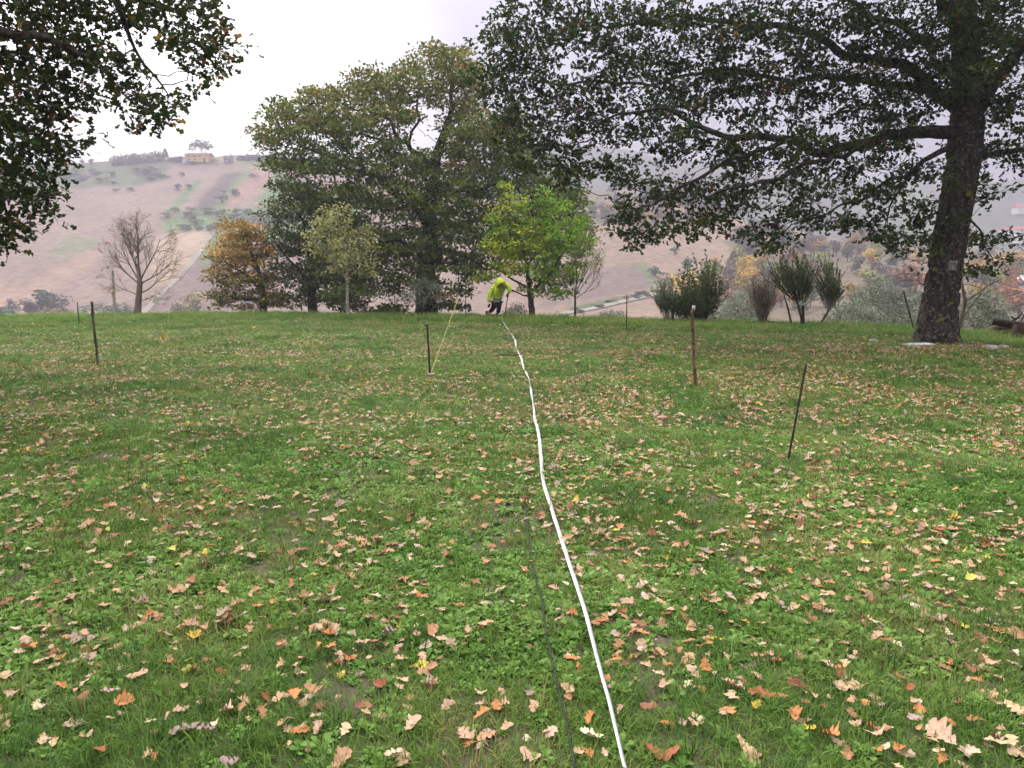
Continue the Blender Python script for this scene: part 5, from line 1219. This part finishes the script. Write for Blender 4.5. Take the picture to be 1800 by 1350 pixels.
for q in ([(-.2, 0, -.06), (-.05, .03, .02), (.1, .02, .12)], [(-.1, .05, -.08), (.02, 0, .1), (.06, 0, .2)], [(.05, 0, -.1), (.12, 0, .08), (.02, .02, .2)], [(-.25, 0, .05), (-.1, 0, 0), (.12, .02, .03)]): a.tube(q, [.02, .016, .01], 6)
o = obj('crooked_sticks', a.mesh('crooked_sticks'), M_LOG, None, b); tag(o, 'crooked dark dead sticks on top of the log pile', 'sticks')
# ------------------------------------------------------------------ the person in the yellow rain jacket
def skin_mesh(name, nodes, edges, root=0, sub=2):
    """surface grown over a skeleton: nodes (x, y, z, rx, ry)"""
    me = bpy.data.meshes.new(name + '_skel'); me.from_pydata([n[:3] for n in nodes], edges, [])
    o = bpy.data.objects.new(name + '_skel', me); COL.objects.link(o)
    m = o.modifiers.new('skin', 'SKIN'); m.use_smooth_shade = True
    if not me.skin_vertices: bpy.context.view_layer.objects.active = o
    for i, n in enumerate(nodes):
        sv = me.skin_vertices[0].data[i]; sv.radius = (n[3], n[4] if len(n) > 4 else n[3]); sv.use_root = (i == root)
    sb = o.modifiers.new('sub', 'SUBSURF'); sb.levels = sub; sb.render_levels = sub
    dg = bpy.context.evaluated_depsgraph_get(); out = bpy.data.meshes.new_from_object(o.evaluated_get(dg)); out.name = name
    bpy.data.objects.remove(o); bpy.data.meshes.remove(me)
    for p in out.polygons: p.use_smooth = True
    return out
def person():
    Yp = 31.7; base = on_lawn(874, Yp); bz = np.array(base)
    def q(px, py, dy=0.0): return np.array(at(px, py, Yp + dy)) - bz
    def nd(px, py, dy, r, r2=None): return (*q(px, py, dy), r, r2 or r)
    hi = noise_mat('hi_vis_fabric', (0.40, 0.52, 0.02), (0.52, 0.64, 0.035), 5, .6, .6)
    hi_y = noise_mat('reflective_band', (0.5, 0.46, 0.42), (0.62, 0.58, 0.54), 20, .4, 0, spec=.6)
    dark = noise_mat('dark_trousers', (0.008, 0.009, 0.014), (0.02, 0.022, 0.03), 20, .9, .2)
    blk = noise_mat('black_glove', (0.006, 0.006, 0.006), (0.015, 0.015, 0.015), 30, .7, .2)
    skin = noise_mat('skin', (0.42, 0.25, 0.18), (0.5, 0.31, 0.23), 20, .6, 0)
    root = empty('person', base); tag(root, 'person in a yellow hooded rain jacket bending forward with a stick at the crest', 'person')
    fz = 0.06
    zf = 0.08
    fl, fr = q(857, 553, .2), q(875, 555, -.05); fl[2] = zf + .06; fr[2] = zf
    kn_r, kn_l = q(877, 541, -.12), q(867.5, 542, .05)
    B = [nd(873, 527, 0, .14, .12), nd(874.5, 517, -.12, .13), nd(878, 505, -.26, .16), nd(880, 499, -.36, .07), nd(882, 496.5, -.46, .10), nd(884.5, 499, -.56, .085),   # pelvis .. head, chin
         nd(868, 502, -.2, .075), nd(861, 519, -.22, .05), nd(859, 532, -.25, .035),
         nd(890.5, 499, -.32, .075), nd(896, 507.5, -.36, .05), nd(893.5, 516, -.42, .035),
         (*(q(869.5, 531, .02)), .1, .1), (*kn_l, .065, .065), (*fl, .045, .045), (*(fl + np.array((.16, -.06, -.05))), .04, .035),
         (*(q(877, 531, -.02)), .1, .1), (*kn_r, .065, .065), (*fr, .045, .045), (*(fr + np.array((.16, -.12, -.04))), .04, .035), (*(q(886, 499.5, -.63)), .02, .02)]
    E = [(0, 1), (1, 2), (2, 3), (3, 4), (4, 5), (2, 6), (6, 7), (7, 8), (2, 9), (9, 10), (10, 11), (0, 12), (12, 13), (13, 14), (14, 15), (0, 16), (16, 17), (17, 18), (18, 19), (5, 20)]
    obj('body', skin_mesh('body', B, E), skin, root)
    T = [nd(873, 527.5, 0, .2, .18), (*(q(869.5, 532, .02)), .15, .15), (*kn_l, .105, .105), (*(kn_l * .25 + fl * .75), .085, .085), (*(q(877, 532, -.02)), .15, .15), (*kn_r, .105, .105), (*(kn_r * .2 + fr * .8 + np.array((0, 0, .03))), .085, .085)]
    obj('trousers', skin_mesh('trousers', T, [(0, 1), (1, 2), (2, 3), (0, 4), (4, 5), (5, 6)]), dark, root)
    for f, dx in ((fl, (.17, -.06, -.05)), (fr, (.17, -.13, -.03))):
        bt = [(*(f + np.array((-.03, 0, .14))), .065, .065), (*(f + np.array((-.04, 0, .0))), .06, .055), (*(f + np.array(dx) * .6), .055, .05), (*(f + np.array(dx)), .045, .04)]
        obj('boot', skin_mesh('boot', bt, [(0, 1), (1, 2), (2, 3)], sub=1), blk, root)
    J = [nd(873.5, 528, 0, .235, .2), nd(874.5, 520, -.1, .22, .2), nd(877, 510, -.22, .235, .2), nd(879.5, 503, -.32, .19, .17),
         nd(868.5, 503.5, -.22, .125), nd(863.5, 512, -.22, .115), nd(860.5, 521, -.24, .1), nd(859, 531.5, -.25, .08),
         nd(890, 500, -.32, .125), nd(895, 504, -.35, .11), nd(896, 510, -.38, .095), nd(894, 515.5, -.42, .075)]
    jk = obj('jacket', skin_mesh('jacket', J, [(0, 1), (1, 2), (2, 3), (2, 4), (4, 5), (5, 6), (6, 7), (2, 8), (8, 9), (9, 10), (10, 11)]), hi, root)
    def band(c, axis, r, h, sq=.85, name='reflective_band'):
        axis = np.array(axis, float); axis /= np.linalg.norm(axis); u = np.cross(axis, (0, 1, 0.1)); u /= np.linalg.norm(u); v = np.cross(axis, u)
        th = np.linspace(0, 2 * np.pi, 29)[:-1]; ring = np.cos(th)[:, None] * u * r + np.sin(th)[:, None] * v * r * sq
        prof = [(-h, 1.0), (-h, 1.03), (h, 1.03), (h, 1.0)]
        V = np.vstack([c + axis * a + ring * k for a, k in prof]); n = 28; i = np.arange(n); Q = np.vstack([np.stack([i + k * n, (i + 1) % n + k * n, (i + 1) % n + (k + 1) * n, i + (k + 1) * n], -1) for k in range(3)])
        obj(name, mesh_np(name, V, Q, None, True), hi_y, jk)
    ax = q(878, 505, -.26) - q(873.5, 528, 0)
    band(q(874.8, 519.5, -.1), ax, .215, .028, .95); band(q(873.8, 526, -.02), ax, .215, .02, .95)
    band(q(861.2, 519, -.235), q(863.5, 512) - q(859, 531), .085, .02); band(q(866, 507, -.22), q(868, 503) - q(863, 512), .115, .02); band(q(895.8, 509, -.37), q(896, 504) - q(895, 514), .085, .02)
    # hood: a deep bowl over the bowed head
    hc = q(879.5, 498.5, -.42); fwd = np.array((.45, -.62, -.64)); fwd /= np.linalg.norm(fwd); up = np.array((0.1, -.5, .85)); rt = np.cross(fwd, up); rt /= np.linalg.norm(rt); up = np.cross(rt, fwd)
    nl, nm = 14, 28; rows = []
    for i in range(nl):
        t = math.pi * (0.02 + 0.66 * i / (nl - 1)); cr, sr = -math.cos(t), math.sin(t)
        for j in range(nm):
            a = 2 * math.pi * j / nm; wr = 1 + .03 * math.sin(5 * a + i * .8)
            ex = 1.18 if math.sin(a) > 0.3 and i > nl - 4 else 1.0
            rows.append(hc + fwd * cr * .235 * ex + rt * math.cos(a) * sr * .2 * wr + up * math.sin(a) * sr * .215 * wr)
    i = np.arange(nl - 1)[:, None] * nm; j = np.arange(nm)[None]; j2 = (j + 1) % nm
    Q = np.stack([i + j, i + j2, i + nm + j2, i + nm + j], -1).reshape(-1, 4)
    hd = obj('hood', mesh_np('hood', np.array(rows), Q, None, True), hi, jk); so = hd.modifiers.new('t', 'SOLIDIFY'); so.thickness = .012
    # gloved hands with separate fingers; the right-hand one closes on the stick
    def hand(w, dirn, side, curl, name='glove'):
        w = np.array(w); d = np.array(dirn, float); d /= np.linalg.norm(d); s_ = np.cross(d, (0, 1, .2)); s_ /= np.linalg.norm(s_); nn = np.cross(s_, d)
        nodes = [(*w, .045, .04), (*(w + d * .06), .05, .035)]; ed = [(0, 1)]
        for k, (o_, L) in enumerate(((-.036, .075), (-.012, .085), (.012, .08), (.036, .065))):
            a0 = w + d * .085 + s_ * o_; i0 = len(nodes); p1 = a0 + d * L * .45; ang = curl
            p2 = p1 + (d * math.cos(ang) + nn * math.sin(ang)) * L * .5; p3 = p2 + (d * math.cos(ang * 1.9) + nn * math.sin(ang * 1.9)) * L * .35
            nodes += [(*a0, .014, .014), (*p1, .013, .013), (*p2, .012, .012), (*p3, .009, .009)]; ed += [(1, i0), (i0, i0 + 1), (i0 + 1, i0 + 2), (i0 + 2, i0 + 3)]
        i0 = len(nodes); t0 = w + d * .035 + s_ * .045 * side; t1 = t0 + d * .03 + s_ * .02 * side + nn * .015; t2 = t1 + d * .035 + nn * .02
        nodes += [(*t0, .016, .016), (*t1, .014, .014), (*t2, .011, .011)]; ed += [(0, i0), (i0, i0 + 1), (i0 + 1, i0 + 2)]
        obj(name, skin_mesh(name, nodes, ed, sub=1), blk, root)
    hand(q(859, 533, -.25), q(859.5, 540) - q(859, 533), 1, .45)
    hand(q(893.6, 516.5, -.43), q(891.5, 522, -.44) - q(893.6, 516.5, -.43), -1, 1.15)
    top = np.array(base) + q(893.2, 517.5, -.47); bot = np.array(on_lawn(886.5, Yp - .5))
    st = empty('walking_stick', bot); tag(st, 'dark straight stick held upright in the bent person\'s gloved hand', 'stick')
    a = Acc(); a.tube([np.array((0, 0, -.05)), (top - bot) * .5, (top - bot) * 1.03], [.016, .018, .018], 8); obj('shaft', a.mesh('shaft'), blk, st)
    a = Acc(); v = (top - bot); a.tube([v * .93, v * 1.06], [.026, .026], 8); obj('grip', a.mesh('grip'), M_STAKE_DARK, st)
person()

# ------------------------------------------------------------------ grass, weeds and fallen leaves
def gn_scatter(name, protos, P, rot, scl, idx, label=None, cat=None):
    """one object of instances on given points"""
    pc = bpy.data.collections.new(name + '_pieces')
    for p in protos: pc.objects.link(p)
    me = bpy.data.meshes.new(name); me.vertices.add(len(P)); me.vertices.foreach_set('co', np.ascontiguousarray(P, np.float32).ravel())
    for nm, tp, dat in (('rot', 'FLOAT_VECTOR', rot), ('scl', 'FLOAT', scl), ('idx', 'INT', idx)):
        at_ = me.attributes.new(nm, tp, 'POINT')
        at_.data.foreach_set('vector' if tp == 'FLOAT_VECTOR' else 'value', np.ascontiguousarray(dat, np.int32 if tp == 'INT' else np.float32).ravel())
    o = bpy.data.objects.new(name, me); link(o)
    ng = bpy.data.node_groups.new(name + '_scatter', 'GeometryNodeTree')
    ng.interface.new_socket('Geometry', in_out='INPUT', socket_type='NodeSocketGeometry'); ng.interface.new_socket('Geometry', in_out='OUTPUT', socket_type='NodeSocketGeometry')
    n, l = ng.nodes, ng.links
    gi, go = n.new('NodeGroupInput'), n.new('NodeGroupOutput'); ip = n.new('GeometryNodeInstanceOnPoints'); ci = n.new('GeometryNodeCollectionInfo')
    ci.inputs['Collection'].default_value = pc; ci.inputs['Separate Children'].default_value = True; ci.inputs['Reset Children'].default_value = True
    def attr(nm, tp):
        a = n.new('GeometryNodeInputNamedAttribute'); a.data_type = tp; a.inputs['Name'].default_value = nm; return a.outputs['Attribute']
    l.new(gi.outputs[0], ip.inputs['Points']); l.new(ci.outputs[0], ip.inputs['Instance']); ip.inputs['Pick Instance'].default_value = True
    e2r = n.new('FunctionNodeEulerToRotation'); l.new(attr('rot', 'FLOAT_VECTOR'), e2r.inputs[0]); l.new(e2r.outputs[0], ip.inputs['Rotation'])
    l.new(attr('scl', 'FLOAT'), ip.inputs['Scale']); l.new(attr('idx', 'INT'), ip.inputs['Instance Index'])
    l.new(ip.outputs[0], go.inputs[0])
    md = o.modifiers.new('scatter', 'NODES'); md.node_group = ng
    return tag(o, label, cat, kind='stuff')
def ring_points(rings, rg, dens=None, half=0.76):
    """points on the lawn in front of the camera; rings of (y0, y1, per square metre)"""
    out = []
    for y0, y1, k in rings:
        area = half * (y1 * y1 - y0 * y0) + 5.2 * (y1 - y0); n = int(area * k)
        m_ = int(n * 1.6) + 50; Y = y0 + rg.random(m_) * (y1 - y0); Y = Y[rg.random(m_) < (half * Y + 2.6) / (half * y1 + 2.6)][:n]; n = len(Y); X = (rg.random(n) * 2 - 1) * (half * Y + 2.6)
        if dens is not None:
            m = rg.random(n) < dens(X, Y); X, Y = X[m], Y[m]
        out.append(np.column_stack([X, Y]))
    q = np.vstack(out)
    px = 900 + F * q[:, 0] / np.maximum(q[:, 1], .5)
    q = q[q[:, 1] < np.interp(px, CREST_PX, CREST_Y) + 3.5]
    return np.column_stack([q, lawn_z(q[:, 0], q[:, 1])])
def grass_mat(name, c1, c2, c3):
    m, n, l, out = new_mat(name)
    g = N(n, 'ShaderNodeNewGeometry'); nz = N(n, 'ShaderNodeTexNoise'); nz.inputs['Scale'].default_value = 0.7; nz.inputs['Detail'].default_value = 5
    l.new(g.outputs['Position'], nz.inputs['Vector'])
    oi = N(n, 'ShaderNodeObjectInfo')
    ad = N(n, 'ShaderNodeMath', operation='MULTIPLY_ADD'); ad.inputs[1].default_value = 0.5; l.new(oi.outputs['Random'], ad.inputs[0]); l.new(nz.outputs['Fac'], ad.inputs[2])
    r = N(n, 'ShaderNodeValToRGB'); els = r.color_ramp.elements; els[0].position = 0.4; els[0].color = (*c1, 1); els[1].position = 0.9; els[1].color = (*c2, 1); e = els.new(0.985); e.color = (*c3, 1)
    l.new(ad.outputs['Value'], r.inputs['Fac'])
    p = N(n, 'ShaderNodeBsdfPrincipled'); p.inputs['Roughness'].default_value = .5; p.inputs['Specular IOR Level'].default_value = .14; l.new(r.outputs['Color'], p.inputs['Base Color'])
    t = N(n, 'ShaderNodeBsdfTranslucent'); l.new(r.outputs['Color'], t.inputs['Color'])
    mx = N(n, 'ShaderNodeMixShader'); mx.inputs['Fac'].default_value = .3; l.new(p.outputs['BSDF'], mx.inputs[1]); l.new(t.outputs['BSDF'], mx.inputs[2]); l.new(mx.outputs['Shader'], out.inputs['Surface'])
    return m
M_GRASS = grass_mat('grass_blade', (0.068, 0.146, 0.022), (0.155, 0.262, 0.045), (0.28, 0.25, 0.09))
M_TALL = grass_mat('tall_grass', (0.042, 0.105, 0.02), (0.09, 0.175, 0.04), (0.2, 0.2, 0.08))
M_WEED = grass_mat('weed_leaf', (0.09, 0.195, 0.032), (0.18, 0.31, 0.068), (0.19, 0.3, 0.07))
def tuft(seed, n, hmin, hmax, spread, w, lean, mat):
    rg = np.random.default_rng(seed); a = Acc()
    for k in range(n):
        an = rg.random() * 6.283; r = spread * rg.random() ** .6; b = np.array((math.cos(an) * r, math.sin(an) * r, -.01)); h = hmin + (hmax - hmin) * rg.random()
        d = an + rg.normal() * .9; L = h * lean * (.4 + rg.random()); dr = np.array((math.cos(d), math.sin(d), 0)); sd_ = np.array((-math.sin(d), math.cos(d), 0)) * w * (.7 + .6 * rg.random())
        m = b + dr * L * .35 + np.array((0, 0, h * .65)); t = b + dr * L * 1.1 + np.array((0, 0, h * (1 - .25 * lean * rg.random())))
        V = np.array([b - sd_ * .5, b + sd_ * .5, m - sd_ * .42, m + sd_ * .42, t]); a.add(V, None, np.array([(0, 1, 3), (0, 3, 2), (2, 3, 4)]))
    o = bpy.data.objects.new('tuft', a.mesh('tuft')); o.data.materials.append(mat); return o
def rosette(seed, n, L, mat):
    rg = np.random.default_rng(seed); a = Acc()
    for k in range(n):
        an = k * 2.4 + rg.normal() * .2; l_ = L * (.55 + .6 * rg.random()); w = l_ * (.19 + .06 * rg.random()); el = .15 + .6 * rg.random()
        dr = np.array((math.cos(an) * math.cos(el), math.sin(an) * math.cos(el), math.sin(el))); sd_ = np.array((-math.sin(an), math.cos(an), 0)); up = np.cross(dr, sd_); up *= np.sign(up[2]) or 1
        b = np.array((0, 0, .004)); pts = [b, b + dr * l_ * .38 + sd_ * w * .35, b + dr * l_ * .72 + sd_ * w + up * w * .25, b + dr * l_ * 1.0 + sd_ * w * .45 - np.array((0, 0, .12 * l_)), b + dr * l_ * 1.02 - sd_ * w * .45 - np.array((0, 0, .12 * l_)), b + dr * l_ * .72 - sd_ * w + up * w * .25, b + dr * l_ * .38 - sd_ * w * .35, b + dr * l_ * .7]
        a.add(np.array(pts), None, np.array([(0, 1, 7), (1, 2, 7), (2, 3, 7), (3, 4, 7), (4, 5, 7), (5, 6, 7), (6, 0, 7)]))
    o = bpy.data.objects.new('rosette', a.mesh('rosette', False)); o.data.materials.append(mat); return o
rg = np.random.default_rng(99)
def patch(X, Y, s=0.9, o=0): return fbm(X * s + 200 + o, Y * s + 200 + o, 4)
def scatter(name, protos, rings, dens, s0, s1, label, cat, tilt=.15, far_scale=None):
    P = ring_points(rings, rg, dens); n = len(P)
    rot = np.column_stack([rg.normal(size=n) * tilt, rg.normal(size=n) * tilt, rg.random(n) * 6.283]); sc = s0 + (s1 - s0) * rg.random(n)
    if far_scale: sc *= np.interp(P[:, 1], far_scale[0], far_scale[1])
    gn_scatter(name, protos, P, rot, sc, rg.integers(0, len(protos), n), label, cat)
    return n
short = [tuft(i, 16, .025, .06, .06, .0038, .9, M_GRASS) for i in range(6)]
mid = [tuft(20 + i, 26, .05, .12, .06, .004, .8, M_TALL) for i in range(5)]
weeds = [rosette(40 + i, 8 + i, .036 + .004 * i, M_WEED) for i in range(6)]
bare = lambda X, Y: np.clip((patch(X, Y, 1.5, 31) - .24) * 9, 0.55, 1)
cnt = []
cnt.append(scatter('grass', short, [(1.0, 4, 520), (4, 8, 420), (8, 16, 250), (16, 36, 120)], lambda X, Y: bare(X, Y) * np.clip(1.2 - (patch(X, Y, .8) - .4) * 2.2, .35, 1), .75, 1.35, 'short green grass covering the lawn', 'grass', far_scale=([3, 10, 20, 34], [1, 1.1, 1.35, 1.7])))
cnt.append(scatter('tall_grass', mid, [(1.0, 4, 75), (4, 8, 60), (8, 16, 40), (16, 36, 30)], lambda X, Y: np.clip((patch(X, Y, 1.1, 60) - .45) * 7, .04, 1), .6, 1.25, 'taller dark green grass tufts in patches on the lawn', 'grass', far_scale=([3, 10, 20, 34], [1, 1, 1.1, 1.2])))
def crest_band(X, Y):
    t = Y - np.interp(900 + F * X / np.maximum(Y, 1), CREST_PX, CREST_Y)
    return ((t > -3.5) & (t < 1.0)) * np.clip((patch(X, Y, .6, 15) - .2) * 4, .15, 1)
M_CREST = grass_mat('crest_grass', (0.085, 0.175, 0.025), (0.17, 0.28, 0.05), (0.3, 0.28, 0.1))
crest = [tuft(70 + i, 26, .05, .12, .06, .004, .8, M_CREST) for i in range(4)]
cnt.append(scatter('crest_grass', crest, [(17, 36, 42)], crest_band, .7, 2.0, 'taller grass along the crest of the lawn', 'grass', far_scale=([17, 36], [1.1, 1.5])))
cnt.append(scatter('weeds', weeds, [(1.0, 4, 680), (4, 8, 480), (8, 16, 180), (16, 24, 40)], lambda X, Y: bare(X, Y) * np.clip((patch(X, Y, .8) - .33) * 7, .1, 1), .55, 1.15, 'small round-leaved green weeds among the grass', 'weeds', tilt=.2, far_scale=([3, 10, 20, 34], [1, 1, 1.3, 1.5])))

# fallen oak leaves
def fallen_leaf_mesh(seed, curl, bend, fold, slim=1.0, torn=1.0):
    rg = np.random.default_rng(seed)
    ys = [0, .07, .15, .21, .27, .34, .41, .48, .54, .61, .68, .75, .81, .87, .94, 1.0]; ws = [.02, .05, .17, .20, .13, .24, .31, .28, .17, .28, .36, .32, .20, .22, .17, .05]
    V = []; 
    for k, (y, w) in enumerate(zip(ys, ws)):
        for sgn in (-1, 0, 1):
            x = sgn * w * (1 + rg.normal() * .10) * (slim if sgn < 0 else slim * (torn if y > .35 else 1)) + .05 * math.sin(y * 3 + seed); z = curl * x * x * 1.6 + fold * .7 * abs(x) + bend * .7 * (y - .45) ** 2 + rg.normal() * .012 + (.06 * math.sin(y * 9 + seed) * abs(x) * 3)
            V.append((x, y - .5 + (abs(sgn) * .04), z))
    T = []
    for k in range(len(ys) - 1):
        a0 = 3 * k; T += [(a0, a0 + 1, a0 + 4), (a0, a0 + 4, a0 + 3), (a0 + 1, a0 + 2, a0 + 5), (a0 + 1, a0 + 5, a0 + 4)]
    i = len(V); V += [(-.012, -.5, 0), (.012, -.5, 0), (.02, -.68, .02)]; T.append((i, i + 1, i + 2))
    return mesh_np('fallen_leaf', np.array(V), np.array(T), None, False)
SHAPES = [(1, .05, .1, 0, 'flat'), (2, -.3, -.1, .1, 'flat'), (3, 1.2, .9, .1, 'curled'), (4, -1.3, -.7, -.1, 'arched'), (5, .4, .3, .55, 'folded'), (6, -.3, 1.1, -.2, 'curled'), (7, .8, -.5, .25, 'twisted', .8, .45), (8, -.6, .2, .9, 'folded', .75), (9, 2.4, .6, .2, 'rolled', .9), (10, .1, -.3, -.15, 'torn', 1.0, .3)]
LEAF_ME = [fallen_leaf_mesh(s_[0], s_[1], s_[2], s_[3], *s_[5:]) for s_ in SHAPES]
for m_ in LEAF_ME: m_.materials.append(M_FALLEN)
COLS = {'p': ('pinkish', (0.46, 0.29, 0.205)), 'o': ('orange-brown', (0.46, 0.19, 0.075)), 'r': ('russet', (0.26, 0.095, 0.045)), 'm': ('mauve-grey', (0.36, 0.245, 0.215)), 't': ('tan', (0.50, 0.33, 0.20)), 'c': ('cream', (0.60, 0.50, 0.32)), 'y': ('yellow', (0.62, 0.40, 0.05)), 'g': ('yellow-green', (0.40, 0.40, 0.09))}
LEFT = '255,718,p,3 110,900,o,3 235,865,o,2 210,940,o,2 480,1003,t,3 385,1065,m,3 330,985,t,2 655,1190,m,4 730,1200,m,2 790,1130,p,2 1060,1190,o,3 1120,1180,p,3 190,1230,t,3 350,1270,r,2 520,1280,t,2 1410,1280,t,3 1580,1110,p,3 1690,1095,p,2 1750,1105,o,3 1635,1210,p,3 1240,935,o,2 1165,850,o,3 1360,795,p,4 1375,850,m,3 1400,910,p,2 1545,870,p,3 1280,885,p,2 990,905,p,2 1130,735,p,3 1320,715,c,3 965,735,o,2 975,708,y,2 590,945,o,3 525,795,o,2 325,560,t,3 715,565,y,2 640,490,p,3 740,488,p,2 1270,605,t,3 1485,710,o,3 1550,765,p,3 1610,745,o,2 370,480,g,2 100,550,c,2 455,530,c,2 780,560,m,3 20,1000,t,3 1780,1195,t,2 1335,1040,r,3 1035,1080,o,2 935,1080,r,2 865,1095,t,2 430,1100,o,3 215,1035,o,2 1100,630,g,3 1150,605,y,2 890,485,p,2 1180,455,t,2 1025,455,o,2 460,570,r,3 840,350,o,2'
RIGHT = '325,805,o,3 545,780,r,3 215,930,p,3 240,965,o,2 185,1005,r,3 275,1135,o,4 280,1215,c,3 270,1265,o,3 520,1260,r,5 135,1205,p,2 70,1280,p,3 685,965,o,3 770,1040,p,4 880,1065,r,4 940,1060,o,3 765,1130,o,2 1185,1030,t,5 1365,1000,o,2 995,1140,o,3 1050,1180,y,2 1110,1215,o,3 1515,1215,p,5 1510,1285,o,4 1705,1250,t,3 1630,1155,o,2 1425,1110,o,2 1420,1150,m,2 1680,950,t,3 1635,1010,o,2 1700,1000,p,2 1760,1115,t,3 1345,885,c,3 1310,870,o,2 1165,875,p,3 1195,930,m,2 1115,775,m,3 690,725,o,3 635,640,p,3 670,900,o,3 460,850,o,2 425,818,o,2 405,730,m,3 150,690,p,2 205,780,o,2 1055,355,y,3 1330,425,o,2 340,275,t,3 410,278,o,3 1610,660,g,3 1640,640,p,4 1720,570,r,3 1475,685,m,3 650,1170,p,2 600,1165,m,2 330,1010,o,2 510,985,t,2 540,1040,p,2 720,880,y,2 750,535,c,3 1080,328,p,3 935,395,y,2'
tape_px = lambda py: np.interp(py, [p[1] for p in TAPE[::-1]], [p[0] for p in TAPE[::-1]])
indiv = []
for txt, x0 in ((LEFT, 0), (RIGHT, 900)):
    for it in txt.split():
        x, y, c, z_ = it.split(','); indiv.append((x0 + float(x) / 2, 700 + float(y) / 2, c, int(z_)))
while len(indiv) < 296:
    px = 1800 * rg.random(); py = 960 + 390 * rg.random()
    indiv.append((px, py, 'pppppoootttttrmmcc'[int(rg.random() * 18)], int(1 + 2.2 * rg.random() ** 1.5)))
SIZE = {1: .045, 2: .062, 3: .082, 4: .1, 5: .115}
far_bits = [(285, 596, 'y', 5), (293, 592, 'o', 4), (445, 578, 'y', 5), (719, 578, 'y', 5)]
for i, (px, py, c, z_) in enumerate(indiv + far_bits):
    g = ground(px, py); k = int(rg.integers(0, 10)); word, col = COLS[c]
    o = bpy.data.objects.new('fallen_leaf', LEAF_ME[k]); L = SIZE[z_] * (.92 + .16 * rg.random()) * (2.2 if py < 620 else 1)
    o.location = g + Vector((0, 0, .022 + .02 * rg.random())); o.scale = (L * (.9 + .25 * rg.random()), L, L)
    o.rotation_euler = (rg.normal() * .18, rg.normal() * .18, rg.random() * 6.283)
    v = .8 + .4 * rg.random(); o.color = (*[min(.75, q * v) for q in col], 1); link(o)
    tp = float(tape_px(py)); side = 'near the left edge' if px < 300 else 'well left of the tape' if px < tp - 330 else 'left of the tape' if px < tp - 70 else 'beside the tape' if px < tp + 70 else 'right of the tape' if px < tp + 330 else 'near the right edge' if px > 1560 else 'well right of the tape'
    row_ = 'along the bottom' if py > 1240 else 'in the foreground grass' if py > 1110 else 'in the near grass' if py > 980 else 'farther up the lawn' if py > 620 else 'near the far crest'
    sz = {1: 'small ', 2: '', 3: '', 4: 'large ', 5: 'very large '}[z_]
    tag(o, f'{sz}{SHAPES[k][4]} {word} fallen oak leaf {side} {row_}', 'leaf', 'single fallen oak leaves on the lawn')
M_LITTER = leaf_mat('leaf_litter', 'ramp', [(0.0, (0.2, 0.09, 0.05)), (.12, (0.3, 0.14, 0.075)), (.28, (0.42, 0.23, 0.13)), (.45, (0.46, 0.295, 0.18)), (.68, (0.44, 0.31, 0.215)), (.8, (0.3, 0.21, 0.17)), (.88, (0.55, 0.43, 0.32)), (.975, (0.45, 0.2, 0.08)), (.985, (0.55, 0.37, 0.06)), (1.0, (0.45, 0.42, 0.1))], .1, .6, vary=.2)
lp = []
for m_ in LEAF_ME:
    m2 = m_.copy(); m2.materials.clear(); m2.materials.append(M_LITTER); lp.append(bpy.data.objects.new('leaf_piece', m2))
def litter_density(X, Y):
    px = 900 + F * X / Y
    d = np.clip((patch(X, Y, 1.3, 80) - .30) * 3.4, .10, 1)
    far = np.clip((Y - 14) / 14, 0, 1)
    d = d * np.where(px < 1000, 1 - .8 * far * np.clip((1000 - px) / 600, 0, 1), 1)
    d = d * np.interp(px, [0, 700, 1100, 1500], [.7, .75, .95, 1.15]) * np.where((Y > 19) & (px > 1150), np.clip(1 - (Y - 19) / 6, .2, 1), 1)
    return d
P = ring_points([(1.0, 3.0, 95), (3.0, 4.3, 150), (4.3, 9, 235), (9, 18, 250), (18, 34, 150)], rg, litter_density); n = len(P)
P[:, 2] += .010 + .035 * rg.random(n)
rot = np.column_stack([rg.normal(size=n) * .22, rg.normal(size=n) * .22, rg.random(n) * 6.283])
sc = np.where(rg.random(n) < .45, .025 + .025 * rg.random(n), .045 + .045 * rg.random(n)) * np.interp(P[:, 1], [4, 12, 30], [1, 1.08, 1.15])
gn_scatter('leaf_litter', lp, P, rot, sc, rg.integers(0, 10, n), 'many brown and tan fallen oak leaves scattered over the lawn', 'leaf litter')

# ------------------------------------------------------------------ haze in the valley air
def haze():
    bm = bmesh.new(); bmesh.ops.create_cube(bm, size=1, matrix=Matrix.Translation((0, 700, 70)) @ Matrix.Diagonal((6000, 3000, 300, 1)))
    m, n, l, out = new_mat('haze_air')
    v = N(n, 'ShaderNodeVolumePrincipled'); v.inputs['Color'].default_value = (0.40, 0.39, 0.465, 1); v.inputs['Density'].default_value = 0.0013; v.inputs['Anisotropy'].default_value = 0.25
    l.new(v.outputs['Volume'], out.inputs['Volume'])
    tag(from_bm('haze', bm, m), 'pale haze filling the valley air', 'haze', kind='stuff')
haze()
